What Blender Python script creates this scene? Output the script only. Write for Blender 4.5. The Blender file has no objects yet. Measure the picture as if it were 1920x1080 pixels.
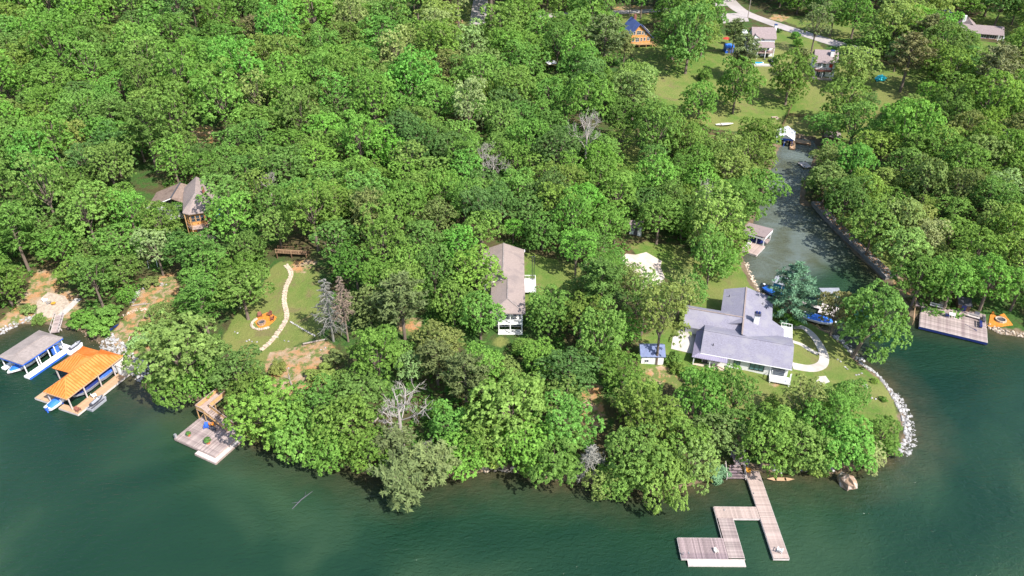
import bpy, math, random
import numpy as np
from mathutils import Matrix, Vector
rnd = random.Random(7)
SC = bpy.context.scene
COL = SC.collection

# ------------------------------------------------------------------ camera, world, sun, exposure
FPX, PITCH, CAMH = 1400.0, math.radians(33.5), 100.0
cam_d = bpy.data.cameras.new('camera')
cam = bpy.data.objects.new('camera', cam_d)
COL.objects.link(cam)
cam.location = (0, 0, CAMH)
cam.rotation_euler = (math.radians(90) - PITCH, 0, 0)
cam_d.sensor_width = 36.0
cam_d.lens = FPX / 1920.0 * 36.0
cam_d.clip_start = 1.0
cam_d.clip_end = 12000.0
SC.camera = cam

SUN_EL = math.radians(48)
SUN_DIR = Vector((0.71, -0.70, 0)).normalized()          # horizontal direction towards the sun
world = bpy.data.worlds.new('World')
SC.world = world
world.use_nodes = True
wn = world.node_tree
wn.nodes.clear()
w_out = wn.nodes.new('ShaderNodeOutputWorld')
w_bg = wn.nodes.new('ShaderNodeBackground')
w_sky = wn.nodes.new('ShaderNodeTexSky')
w_sky.sky_type = 'NISHITA'
w_sky.sun_disc = False
w_sky.sun_elevation = SUN_EL
w_sky.sun_rotation = math.atan2(SUN_DIR.x, SUN_DIR.y)
w_sky.dust_density = 1.5
w_sky.ozone_density = 1.0
w_bg.inputs['Strength'].default_value = 0.15
wn.links.new(w_sky.outputs[0], w_bg.inputs[0])
wn.links.new(w_bg.outputs[0], w_out.inputs[0])
sun_d = bpy.data.lights.new('sun', 'SUN')
sun_d.energy = 4.6
sun_d.angle = math.radians(0.5)
sun_d.color = (1.0, 0.955, 0.88)
sun = bpy.data.objects.new('sun', sun_d)
COL.objects.link(sun)
sdir = Vector((SUN_DIR.x * math.cos(SUN_EL), SUN_DIR.y * math.cos(SUN_EL), math.sin(SUN_EL)))
sun.rotation_euler = sdir.to_track_quat('Z', 'Y').to_euler()
sun.location = (60, -40, 120)
vs = SC.view_settings
vs.view_transform = 'Standard'
vs.look = 'None'
vs.gamma = 1.0
vs.exposure = 0.92
vs.use_curve_mapping = False
SC.cycles.max_bounces = 6
SC.cycles.diffuse_bounces = 3
SC.cycles.glossy_bounces = 3
SC.cycles.transmission_bounces = 4

# ------------------------------------------------------------------ where the drone's pixels meet the land
CP, SP = math.cos(PITCH), math.sin(PITCH)


def W(px, py, z=0.0):
    u, v = (px - 960) / FPX, (540 - py) / FPX
    dx, dy, dz = u, CP + v * SP, -SP + v * CP
    t = (z - CAMH) / dz
    return (dx * t, dy * t)


def PX(x, y, z):
    dz = z - CAMH
    f = y * CP - dz * SP
    up = y * SP + dz * CP
    return (960 + FPX * x / f, 540 - FPX * up / f)


def pxm(x, y, z):                                        # pixels of the 1920 wide photograph per metre
    return FPX / (y * CP - (z - CAMH) * SP)


SHORE_PX = [(-420, 660), (-150, 650), (0, 629), (37, 607), (85, 607), (115, 613), (150, 618), (185, 641), (215, 668), (245, 697),
            (262, 712), (285, 742), (330, 748), (385, 752), (425, 790), (470, 818), (530, 838), (600, 858), (700, 890), (760, 905),
            (840, 895), (900, 884), (935, 876), (960, 884), (1030, 898), (1100, 904), (1160, 916), (1240, 922), (1310, 905), (1360, 893),
            (1400, 880), (1450, 886), (1500, 882), (1560, 888), (1600, 880), (1640, 862), (1682, 850), (1704, 826), (1697, 780),
            (1672, 735), (1645, 702), (1610, 680), (1588, 652), (1560, 628), (1525, 608), (1480, 585), (1440, 562), (1420, 545),
            (1408, 522), (1396, 492), (1390, 478), (1402, 440), (1418, 400), (1428, 370), (1440, 330), (1452, 296), (1458, 276),
            (1490, 258), (1528, 262), (1534, 274), (1526, 300), (1518, 325), (1502, 352), (1500, 384), (1524, 388), (1560, 428), (1600, 472),
            (1655, 522), (1684, 560), (1706, 592), (1740, 604), (1850, 612), (1880, 626), (1930, 632), (2100, 640), (2400, 640)]
SHORE = [W(*p) for p in SHORE_PX]
LAND = np.array([(-1600, SHORE[0][1])] + SHORE + [(1600, SHORE[-1][1]), (1600, 3000), (-1600, 3000)])
SEG_A = np.array([(-1600, SHORE[0][1])] + SHORE)
SEG_B = np.array(SHORE + [(1600, SHORE[-1][1])])


def in_poly(x, y, poly):
    x, y = np.asarray(x, float), np.asarray(y, float)
    c = np.zeros(x.shape, bool)
    n = len(poly)
    for i in range(n):
        x1, y1 = poly[i]
        x2, y2 = poly[(i + 1) % n]
        if y1 == y2:
            continue
        c ^= ((y1 > y) != (y2 > y)) & (x < (x2 - x1) * (y - y1) / (y2 - y1) + x1)
    return c


def seg_dist(x, y, A, B):
    d = np.full(x.shape, 1e9)
    for (ax, ay), (bx, by) in zip(A, B):
        vx, vy = bx - ax, by - ay
        t = np.clip(((x - ax) * vx + (y - ay) * vy) / (vx * vx + vy * vy + 1e-9), 0, 1)
        d = np.minimum(d, np.hypot(x - ax - t * vx, y - ay - t * vy))
    return d


def sstep(t):
    t = np.clip(t, 0, 1)
    return t * t * (3 - 2 * t)


def axis(lo, hi, step, ends):
    a = list(np.arange(lo, hi + 1e-6, step))
    return np.array([lo - e for e in reversed(ends)] + a + [hi + e for e in ends])


GX = axis(-300, 300, 1.6, [10, 30, 80, 200, 500, 1200])
GY = axis(48, 452, 1.6, [10, 30, 80, 200, 500, 1200])
MX, MY = np.meshgrid(GX, GY)
SD = seg_dist(MX, MY, SEG_A, SEG_B)
SD = np.where(in_poly(MX, MY, LAND), SD, -SD)


def wob(x, y, s, seed):
    r = np.random.RandomState(seed)
    o = 0
    for k in range(5):
        a, f, p = r.uniform(0, 6.28), r.uniform(.6, 1.7) / s, r.uniform(0, 6.28)
        o = o + np.sin((x * math.cos(a) + y * math.sin(a)) * f + p)
    return o / 5


def height(d, x, y):
    up = 0.9 * (1 - np.exp(-np.maximum(d, 0) / 1.2)) + 7.0 * sstep(d / 62) + 6 * sstep((y - 200) / 230) + np.clip((d - 2) / 20, 0, 1) * .5 * wob(x, y, 9, 3)
    up = up + sstep((d - 8) / 40) * 1.2 * wob(x, y, 40, 5) + sstep((d - 30) / 80) * 3 * sstep((-x - 30) / 120)
    return np.where(d > 0, up, np.maximum(d * .30, -3.2))


GZ = height(SD, MX, MY)


def grid_lookup(A, x, y):
    i = int(np.clip(np.searchsorted(GX, x) - 1, 0, len(GX) - 2))
    j = int(np.clip(np.searchsorted(GY, y) - 1, 0, len(GY) - 2))
    u, v = (x - GX[i]) / (GX[i + 1] - GX[i]), (y - GY[j]) / (GY[j + 1] - GY[j])
    u, v = min(max(u, 0), 1), min(max(v, 0), 1)
    return float(A[j, i] * (1 - u) * (1 - v) + A[j, i + 1] * u * (1 - v) + A[j + 1, i] * (1 - u) * v + A[j + 1, i + 1] * u * v)


def hz(x, y):
    return grid_lookup(GZ, x, y)


def G(px, py, up=0.0):                                   # the point 'up' metres above the land that the pixel looks at
    z = up
    for _ in range(40):
        x, y = W(px, py, z)
        z2 = max(hz(x, y), 0) + up
        if abs(z2 - z) < .002:
            break
        z = z + (z2 - z) * .7
    return (x, y, z)

# ------------------------------------------------------------------ mesh builder
class MB:
    def __init__(s):
        s.v, s.f = [], []

    def add(s, pts, faces):
        n = len(s.v)
        s.v += [tuple(p) for p in pts]
        s.f += [tuple(i + n for i in f) for f in faces]
        return s

    def bx(s, x0, x1, y0, y1, z0, z1):
        return s.add([(x0, y0, z0), (x1, y0, z0), (x1, y1, z0), (x0, y1, z0), (x0, y0, z1), (x1, y0, z1), (x1, y1, z1), (x0, y1, z1)],
                     [(0, 3, 2, 1), (4, 5, 6, 7), (0, 1, 5, 4), (1, 2, 6, 5), (2, 3, 7, 6), (3, 0, 4, 7)])

    def prism(s, pts, z0, z1):
        n = len(pts)
        if sum(pts[i][0] * pts[(i + 1) % n][1] - pts[(i + 1) % n][0] * pts[i][1] for i in range(n)) < 0:
            pts = pts[::-1]
        return s.add([(p[0], p[1], z0) for p in pts] + [(p[0], p[1], z1) for p in pts],
                     [tuple(range(n - 1, -1, -1)), tuple(range(n, 2 * n))] + [(i, (i + 1) % n, n + (i + 1) % n, n + i) for i in range(n)])

    def plate(s, pts, th):                               # a roof slope: its outer face and the same face th lower
        n = len(pts)
        nz = sum(pts[i][0] * pts[(i + 1) % n][1] - pts[(i + 1) % n][0] * pts[i][1] for i in range(n))
        if nz < 0:
            pts = pts[::-1]
        return s.add(list(pts) + [(p[0], p[1], p[2] - th) for p in pts],
                     [tuple(range(n)), tuple(range(2 * n - 1, n - 1, -1))] + [(i, n + i, n + (i + 1) % n, (i + 1) % n) for i in range(n)])

    def bar(s, p, q, w, h=None):
        h = h or w
        p, q = Vector(p), Vector(q)
        d = (q - p).normalized()
        a = d.cross(Vector((0, 0, 1)))
        a = Vector((1, 0, 0)) if a.length < 1e-4 else a.normalized()
        b = a.cross(d)
        c = [(-a * w - b * h) / 2, (a * w - b * h) / 2, (a * w + b * h) / 2, (-a * w + b * h) / 2]
        return s.add([p + k for k in c] + [q + k for k in c], [(0, 1, 2, 3), (7, 6, 5, 4), (0, 4, 5, 1), (1, 5, 6, 2), (2, 6, 7, 3), (3, 7, 4, 0)])

    def tube(s, path, radii, n=6, cap=True):
        path = [Vector(p) for p in path]
        base = len(s.v)
        ref = Vector((0.31, 0.95, 0.05))
        for i, p in enumerate(path):
            d = (path[min(i + 1, len(path) - 1)] - path[max(i - 1, 0)]).normalized()
            a = d.cross(ref)
            a = Vector((1, 0, 0)) if a.length < 1e-3 else a.normalized()
            b = d.cross(a)
            for k in range(n):
                t = 2 * math.pi * k / n
                s.v.append(tuple(p + (a * math.cos(t) + b * math.sin(t)) * radii[i]))
        for i in range(len(path) - 1):
            for k in range(n):
                k2 = (k + 1) % n
                s.f.append((base + i * n + k, base + i * n + k2, base + (i + 1) * n + k2, base + (i + 1) * n + k))
        if cap:
            s.f.append(tuple(base + k for k in range(n))[::-1])
            s.f.append(tuple(base + (len(path) - 1) * n + k for k in range(n)))
        return s

    def cyl(s, x, y, z0, z1, r, n=10, r2=None):
        return s.tube([(x, y, z0), (x, y, z1)], [r, r if r2 is None else r2], n)

    def blob(s, c, rx, ry, rz, r, nu=8, nv=5, jit=.12):
        base = len(s.v)
        for j in range(nv + 1):
            t = math.pi * j / nv
            for i in range(nu):
                a = 2 * math.pi * i / nu
                k = 1 + r.uniform(-jit, jit) if 0 < j < nv else 1
                s.v.append((c[0] + rx * k * math.sin(t) * math.cos(a), c[1] + ry * k * math.sin(t) * math.sin(a), c[2] + rz * k * math.cos(t)))
        for j in range(nv):
            for i in range(nu):
                i2 = (i + 1) % nu
                q = (base + j * nu + i, base + (j + 1) * nu + i, base + (j + 1) * nu + i2, base + j * nu + i2)
                s.f.append(q)
        return s

    def loft(s, rings, close=True):                      # closed rings of equal length joined, ends filled
        n = len(rings[0])
        base = len(s.v)
        for r_ in rings:
            s.v += [tuple(p) for p in r_]
        for i in range(len(rings) - 1):
            for k in range(n):
                k2 = (k + 1) % n
                s.f.append((base + i * n + k, base + i * n + k2, base + (i + 1) * n + k2, base + (i + 1) * n + k))
        if close:
            s.f.append(tuple(base + k for k in range(n))[::-1])
            s.f.append(tuple(base + (len(rings) - 1) * n + k for k in range(n)))
        return s

    def mesh(s, name, mat, smooth=False):
        me = bpy.data.meshes.new(name)
        me.from_pydata(s.v, [], s.f)
        me.materials.append(mat)
        if smooth:
            me.polygons.foreach_set('use_smooth', [True] * len(me.polygons))
        me.validate()
        me.update()
        return me

    def build(s, name, mat, parent=None, smooth=False, loc=None, rz=0.0):
        return link(name, s.mesh(name, mat, smooth), parent, loc, rz)


def link(name, me, parent=None, loc=None, rz=0.0):
    o = bpy.data.objects.new(name, me)
    COL.objects.link(o)
    if parent is not None:
        o.parent = parent
    if loc is not None:
        o.location = loc
    if rz:
        o.rotation_euler = (0, 0, rz)
    return o


def tag(o, label=None, cat=None, group=None, kind=None):
    if label:
        o['label'] = label
    if cat:
        o['category'] = cat
    if group:
        o['group'] = group
    if kind:
        o['kind'] = kind
    return o


def thing(name, label, cat, loc, rz=0.0, group=None):
    o = bpy.data.objects.new(name, None)
    COL.objects.link(o)
    o.empty_display_size = .3
    o.location = loc
    o.rotation_euler = (0, 0, rz)
    return tag(o, label, cat, group)


def copy_tree(o, parent=None):
    c = o.copy()
    COL.objects.link(c)
    c.parent = parent
    for ch in o.children:
        copy_tree(ch, c)
    return c


# ------------------------------------------------------------------ materials
def nodes_of(name):
    m = bpy.data.materials.new(name)
    m.use_nodes = True
    nt = m.node_tree
    nt.nodes.clear()
    out = nt.nodes.new('ShaderNodeOutputMaterial')
    return m, nt, out


def ramp(nt, fac, stops):
    r = nt.nodes.new('ShaderNodeValToRGB')
    el = r.color_ramp.elements
    while len(el) < len(stops):
        el.new(.5)
    for e, (p, c) in zip(el, stops):
        e.position = p
        e.color = (*c, 1) if len(c) == 3 else c
    nt.links.new(fac, r.inputs[0])
    return r.outputs[0]


def noise(nt, scale, detail=4, rough=.6, vec=None, dist=0.0, dims='3D'):
    n = nt.nodes.new('ShaderNodeTexNoise')
    n.noise_dimensions = dims
    n.inputs['Scale'].default_value = scale
    n.inputs['Detail'].default_value = detail
    n.inputs['Roughness'].default_value = rough
    n.inputs['Distortion'].default_value = dist
    if vec is not None:
        nt.links.new(vec, n.inputs['Vector'])
    return n.outputs[0]


def mixc(nt, fac, a, b, mode='MIX'):
    m = nt.nodes.new('ShaderNodeMix')
    m.data_type = 'RGBA'
    m.blend_type = mode
    for sock, val in ((m.inputs[0], fac), (m.inputs[6], a), (m.inputs[7], b)):
        if isinstance(val, (int, float)):
            sock.default_value = val
        elif isinstance(val, (tuple, list)):
            sock.default_value = (*val, 1) if len(val) == 3 else val
        else:
            nt.links.new(val, sock)
    return m.outputs[2]


def mth(nt, op, a, b=0.0, clamp=False):
    m = nt.nodes.new('ShaderNodeMath')
    m.operation = op
    m.use_clamp = clamp
    for sock, val in ((m.inputs[0], a), (m.inputs[1], b)):
        if isinstance(val, (int, float)):
            sock.default_value = val
        else:
            nt.links.new(val, sock)
    return m.outputs[0]


def coords(nt, kind='Object', scale=None):
    t = nt.nodes.new('ShaderNodeTexCoord')
    o = t.outputs[kind]
    if scale:
        mp = nt.nodes.new('ShaderNodeMapping')
        mp.inputs['Scale'].default_value = scale
        nt.links.new(o, mp.inputs[0])
        o = mp.outputs[0]
    return o


def attr(nt, name, out='Color'):
    a = nt.nodes.new('ShaderNodeAttribute')
    a.attribute_name = name
    return a.outputs[out]


def pm(name, c, var=.25, scale=3.0, rough=.7, bump=0.0, stretch=None, metal=0.0, spec=.5, rand=0.0, stain=None, coat=0.0):
    """A painted or natural surface: base colour c that wanders by var, fine relief, per-object shade rand, large stains."""
    m, nt, out = nodes_of(name)
    b = nt.nodes.new('ShaderNodeBsdfPrincipled')
    nt.links.new(b.outputs[0], out.inputs[0])
    vec = coords(nt, 'Object', stretch)
    n1 = noise(nt, scale, 5, .65, vec)
    lo = tuple(max(0, k * (1 - var)) for k in c)
    hi = tuple(min(.92, k * (1 + var * .8)) for k in c)
    col = ramp(nt, n1, [(.3, lo), (.7, hi)])
    if stain:
        n2 = noise(nt, stain[1], 4, .6, coords(nt, 'Object'), .4)
        col = mixc(nt, ramp(nt, n2, [(.48, (0, 0, 0)), (.66, (1, 1, 1))]), col, stain[0])
    if rand:
        oi = nt.nodes.new('ShaderNodeObjectInfo')
        k = mth(nt, 'ADD', mth(nt, 'MULTIPLY', oi.outputs['Random'], 2 * rand), 1 - rand)
        v = nt.nodes.new('ShaderNodeVectorMath')
        v.operation = 'SCALE'
        nt.links.new(col, v.inputs[0])
        nt.links.new(k, v.inputs['Scale'])
        col = v.outputs[0]
    nt.links.new(col, b.inputs['Base Color'])
    b.inputs['Roughness'].default_value = rough
    b.inputs['Metallic'].default_value = metal
    b.inputs['Specular IOR Level'].default_value = spec
    b.inputs['Coat Weight'].default_value = coat
    if bump:
        bp = nt.nodes.new('ShaderNodeBump')
        bp.inputs['Strength'].default_value = .6
        bp.inputs['Distance'].default_value = bump
        nt.links.new(noise(nt, scale * 4, 4, .7, vec), bp.inputs['Height'])
        nt.links.new(bp.outputs[0], b.inputs['Normal'])
    return m


M = {}
M['shingle_lilac'] = pm('shingle_lilac', (.2, .19, .24), .32, 3.0, .9, .02, (1, 3, 3), stain=((.23, .22, .25), .35))
M['shingle_tan'] = pm('shingle_tan', (.26, .205, .185), .22, 2.5, .9, .02, (3, 1, 3), stain=((.2, .16, .15), .3))
M['shingle_grey'] = pm('shingle_grey', (.255, .215, .2), .2, 2.5, .9, .02, stain=((.19, .16, .15), .4))
M['shingle_brown'] = pm('shingle_brown', (.21, .15, .12), .3, 2.5, .9, .02, stain=((.12, .08, .06), .5))
M['shingle_far'] = pm('shingle_far', (.23, .18, .18), .2, 2.0, .9)
M['metal_lilac'] = pm('metal_lilac', (.25, .225, .31), .1, 1.5, .45, spec=.5)
M['metal_orange'] = pm('metal_orange', (.58, .205, .05), .12, 1.2, .5, spec=.35, stain=((.47, .14, .02), .5))
M['metal_orange_deep'] = pm('metal_orange_deep', (.48, .12, .02), .1, 1.2, .5, spec=.35)
M['metal_blue'] = pm('metal_blue', (.085, .12, .33), .15, 1.0, .4)
M['shed_roof'] = pm('shed_roof', (.12, .15, .27), .2, 2.0, .7)
M['white'] = pm('white', (.74, .74, .74), .06, 1.2, .6)
M['white_brick'] = pm('white_brick', (.7, .69, .68), .1, 4.0, .8, .01)
M['white_gel'] = pm('white_gel', (.78, .78, .8), .04, 1.0, .25, coat=.4)
M['cream'] = pm('cream', (.55, .52, .46), .1, 2.0, .8)
M['grey_wall'] = pm('grey_wall', (.38, .38, .36), .12, 2.0, .8)
M['blue_paint'] = pm('blue_paint', (.03, .11, .5), .2, 1.0, .5)
M['blue_tarp'] = pm('blue_tarp', (.03, .16, .62), .25, 1.3, .5, .04)
M['aqua_tarp'] = pm('aqua_tarp', (.02, .42, .5), .3, .9, .5, .05)
M['navy'] = pm('navy', (.012, .025, .14), .2, 1.0, .35, coat=.3)
M['teal_panel'] = pm('teal_panel', (.02, .2, .28), .2, 1.0, .5)
M['dark'] = pm('dark', (.022, .022, .028), .2, 2.0, .5)
M['charcoal'] = pm('charcoal', (.06, .06, .075), .2, 2.0, .5)
M['grey_plastic'] = pm('grey_plastic', (.25, .26, .29), .15, 1.0, .5)
M['steel'] = pm('steel', (.45, .45, .47), .1, 1.0, .4, metal=.6)
M['glass'] = pm('glass', (.03, .05, .075), .4, .8, .06, spec=.9)
M['glass_teal'] = pm('glass_teal', (.09, .2, .22), .4, .8, .08, spec=.9)
M['plank_grey'] = pm('plank_grey', (.31, .25, .235), .35, 1.4, .85, .006, (2, 2, 2), rand=.3, stain=((.19, .14, .14), .8))
M['plank_purple'] = pm('plank_purple', (.25, .19, .19), .3, 2.2, .85, .006, (2, 2, 2), rand=.28, stain=((.14, .1, .12), .5))
M['plank_white'] = pm('plank_white', (.46, .41, .39), .2, 2.0, .85, .006, rand=.12)
M['plank_tan'] = pm('plank_tan', (.42, .27, .16), .18, 2.5, .8, .006, rand=.12)
M['plank_honey'] = pm('plank_honey', (.45, .27, .12), .22, 2.5, .75, .006, rand=.15)
M['plank_pink'] = pm('plank_pink', (.36, .28, .25), .2, 2.5, .85, .006, rand=.16, stain=((.28, .21, .19), .5))
M['log_orange'] = pm('log_orange', (.55, .255, .075), .2, 1.6, .7, .01, (1, 1, 6))
M['brown_wood'] = pm('brown_wood', (.14, .08, .045), .3, 2.0, .8, .01)
M['red_brown'] = pm('red_brown', (.2, .07, .05), .3, 2.0, .7)
M['red'] = pm('red', (.5, .04, .03), .2, 2.0, .6)
M['orange_paint'] = pm('orange_paint', (.6, .22, .02), .2, 2.0, .6)
M['amber'] = pm('amber', (.55, .27, .03), .2, 2.0, .6)
M['rock_white'] = pm('rock_white', (.33, .32, .315), .35, 1.6, .95, .03, rand=.3)
M['rock_tan'] = pm('rock_tan', (.42, .34, .27), .35, 1.6, .95, .03, rand=.25)
M['rock_brown'] = pm('rock_brown', (.3, .2, .14), .4, 1.0, .95, .05, stain=((.42, .38, .36), .6))
M['flagstone'] = pm('flagstone', (.46, .37, .28), .2, 1.6, .9, .01, rand=.2)
M['block_stone'] = pm('block_stone', (.2, .185, .18), .35, 1.6, .95, .03, rand=.3)
M['concrete'] = pm('concrete', (.42, .39, .36), .14, .8, .9, stain=((.33, .3, .27), .3))
M['sand_slab'] = pm('sand_slab', (.48, .41, .355), .14, .6, .9, stain=((.38, .31, .26), .25))
M['asphalt_pale'] = pm('asphalt_pale', (.34, .305, .3), .12, .5, .95, stain=((.28, .25, .24), .1))
M['mulch'] = pm('mulch', (.5, .18, .022), .35, 3.0, .95, .03)
M['pool_water'] = pm('pool_water', (.0, .3, .62), .15, 1.0, .1)
M['terracotta'] = pm('terracotta', (.4, .13, .06), .2, 3.0, .8)
M['bark'] = pm('bark', (.15, .115, .09), .3, 1.5, .95, .03, (1, 1, .3))
M['bark_grey'] = pm('bark_grey', (.27, .23, .2), .3, 1.5, .95, .03, (1, 1, .3))
M['dead_wood'] = pm('dead_wood', (.31, .28, .255), .25, 1.5, .95, .02)
M['dead_grey'] = pm('dead_grey', (.21, .205, .18), .25, 1.5, .95, .02)
M['dead_brown'] = pm('dead_brown', (.2, .15, .115), .25, 1.5, .95, .02)


def leaf_mat(name, trans=1.0):
    m, nt, out = nodes_of(name)
    oi = nt.nodes.new('ShaderNodeObjectInfo')
    t = attr(nt, 'tint', 'Fac')
    k = mth(nt, 'ADD', mth(nt, 'MULTIPLY', t, .9), .55)
    v = nt.nodes.new('ShaderNodeVectorMath')
    v.operation = 'SCALE'
    nt.links.new(oi.outputs['Color'], v.inputs[0])
    nt.links.new(k, v.inputs['Scale'])
    yel = mixc(nt, mth(nt, 'MULTIPLY', t, .2), v.outputs[0], (.19, .24, .07))
    d = nt.nodes.new('ShaderNodeBsdfDiffuse')
    tr = nt.nodes.new('ShaderNodeBsdfTranslucent')
    mx = nt.nodes.new('ShaderNodeAddShader')
    nt.links.new(yel, d.inputs[0])
    nt.links.new(mixc(nt, 1.0, yel, (trans * 1.1, trans, trans * .7), 'MULTIPLY'), tr.inputs[0])
    nt.links.new(d.outputs[0], mx.inputs[0])
    nt.links.new(tr.outputs[0], mx.inputs[1])
    nt.links.new(mx.outputs[0], out.inputs[0])
    return m


M['leaf'] = leaf_mat('leaf')
M['needle'] = leaf_mat('needle', .4)


def leaf_mesh(name, C, N, D, size, tint, mat):
    """Quads: centres C, plane normals N, long directions D, half lengths size, shade tint per quad."""
    N = N / (np.linalg.norm(N, axis=1, keepdims=True) + 1e-9)
    D = D - N * (D * N).sum(1, keepdims=True)
    D = D / (np.linalg.norm(D, axis=1, keepdims=True) + 1e-9)
    S = np.cross(N, D)
    n = len(C)
    L, Wd = size[:, 0:1], size[:, 1:2]
    v = np.stack([C - D * L, C + S * Wd + N * Wd * .25, C + D * L, C - S * Wd + N * Wd * .25], 1).reshape(-1, 3)
    me = bpy.data.meshes.new(name)
    me.vertices.add(4 * n)
    me.vertices.foreach_set('co', v.ravel())
    me.loops.add(4 * n)
    me.loops.foreach_set('vertex_index', np.arange(4 * n))
    me.polygons.add(n)
    me.polygons.foreach_set('loop_start', np.arange(0, 4 * n, 4))
    me.polygons.foreach_set('loop_total', np.full(n, 4))
    me.update(calc_edges=True)
    a = me.attributes.new('tint', 'FLOAT', 'POINT')
    a.data.foreach_set('value', np.repeat(tint, 4))
    me.materials.append(mat)
    return me


def rdir(R, n):
    d = R.normal(size=(n, 3))
    return d / np.linalg.norm(d, axis=1, keepdims=True)



# ------------------------------------------------------------------ the land, painted by what covers it
def gpoly(px):
    return [G(*p)[:2] for p in px]


LAWN = [gpoly(p) for p in [
    [(412, 650), (436, 592), (480, 560), (500, 520), (520, 488), (590, 495), (604, 560), (606, 628), (560, 642), (500, 690), (450, 692)],
    [(960, 470), (1030, 482), (1090, 500), (1090, 560), (1000, 600), (975, 590)],
    [(1180, 455), (1260, 455), (1320, 490), (1370, 500), (1395, 482), (1425, 545), (1440, 560), (1520, 600), (1592, 650), (1672, 745), (1690, 800),
     (1640, 830), (1560, 770), (1480, 760), (1400, 770), (1260, 725), (1200, 720), (1195, 640), (1250, 600), (1290, 560), (1250, 520), (1190, 500)],
    [(1180, 88), (1460, 55), (1520, 70), (1580, 120), (1740, 125), (1765, 180), (1645, 215), (1600, 262), (1530, 264), (1460, 276), (1400, 250), (1330, 240), (1260, 215), (1222, 170)],
    [(1440, 28), (1560, 74), (1640, 70), (1680, 20), (1600, 25), (1500, 30)],
    [(1790, 70), (1820, 68), (1900, 80), (1960, 70), (1960, 20), (1850, 18), (1790, 50)],
    [(1815, 74), (1900, 84), (1870, 115), (1835, 115)],
    [(845, -30), (887, -30), (884, 45), (850, 45)],
    [(1115, 30), (1225, 24), (1225, 45), (1120, 48)],
    [(1150, 235), (1185, 240), (1210, 300), (1240, 345), (1180, 350), (1150, 310)],
    [(1560, 395), (1600, 400), (1690, 480), (1700, 520), (1650, 505), (1590, 440)],
    [(912, 625), (960, 626), (955, 655), (915, 650)],
    [(1035, 103), (1055, 103), (1050, 120), (1035, 122)], [(355, 440), (400, 440), (385, 462)]]]
SOIL = [gpoly(p) for p in [
    [(-60, 650), (0, 600), (50, 540), (66, 500), (90, 505), (108, 530), (155, 560), (140, 596), (90, 606), (36, 606), (-20, 640)],
    [(205, 640), (240, 590), (258, 560), (285, 520), (330, 505), (335, 545), (300, 605), (292, 640), (268, 712), (240, 690)],
    [(486, 690), (515, 655), (620, 638), (642, 668), (606, 700), (575, 742), (530, 748), (508, 712)],
    [(1205, 690), (1250, 690), (1300, 700), (1310, 720), (1250, 716), (1200, 712)],
    [(1250, 745), (1300, 740), (1300, 775), (1250, 775)], [(1330, 780), (1420, 785), (1420, 840), (1360, 830)],
    [(1090, 720), (1130, 720), (1135, 800), (1090, 800)], [(540, 484), (590, 486), (585, 506), (546, 510)],
    [(1665, 520), (1720, 520), (1730, 560), (1690, 560)], [(360, 235), (400, 235), (400, 275), (365, 275)],
    [(1450, 25), (1480, 30), (1470, 42), (1440, 36)], [(1150, 12), (1225, 10), (1225, 26), (1150, 26)],
    [(130, 480), (190, 478), (190, 492), (140, 492)], [(740, 600), (790, 600), (785, 625), (745, 625)],
    [(1440, 700), (1480, 712), (1475, 735), (1440, 725)], [(905, 876), (950, 872), (945, 890), (905, 890)]]]


def blur(A, n):
    for _ in range(n):
        B = A.copy()
        B[1:-1, 1:-1] = (A[1:-1, 1:-1] * 2 + A[:-2, 1:-1] + A[2:, 1:-1] + A[1:-1, :-2] + A[1:-1, 2:]) / 6
        A = B
    return A


def region(polys, n=2):
    A = np.zeros(MX.shape)
    for p in polys:
        xs, ys = [q[0] for q in p], [q[1] for q in p]
        A = np.maximum(A, in_poly(MX, MY, p).astype(float))
    return blur(A, n)


lawn_w, soil_w = region(LAWN), region(SOIL)
nx, ny = len(GX), len(GY)


def grid_faces(keep=None):
    j, i = np.meshgrid(np.arange(ny - 1), np.arange(nx - 1), indexing='ij')
    f = np.stack([j * nx + i, j * nx + i + 1, (j + 1) * nx + i + 1, (j + 1) * nx + i], -1).reshape(-1, 4)
    if keep is not None:
        f = f[keep[f].any(axis=1)]
    return f


def grid_mesh(name, Z, faces, attrs, mat):
    used = np.unique(faces)
    idx = np.full(nx * ny, -1)
    idx[used] = np.arange(len(used))
    co = np.stack([MX.ravel(), MY.ravel(), Z.ravel()], 1)[used]
    me = bpy.data.meshes.new(name)
    me.vertices.add(len(used))
    me.vertices.foreach_set('co', co.ravel())
    f = idx[faces]
    me.loops.add(f.size)
    me.loops.foreach_set('vertex_index', f.ravel())
    me.polygons.add(len(f))
    me.polygons.foreach_set('loop_start', np.arange(0, f.size, 4))
    me.polygons.foreach_set('loop_total', np.full(len(f), 4))
    me.update(calc_edges=True)
    me.polygons.foreach_set('use_smooth', np.ones(len(f), bool))
    for n, A in attrs.items():
        a = me.attributes.new(n, 'FLOAT', 'POINT')
        a.data.foreach_set('value', A.ravel()[used])
    me.materials.append(mat)
    return me


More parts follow.
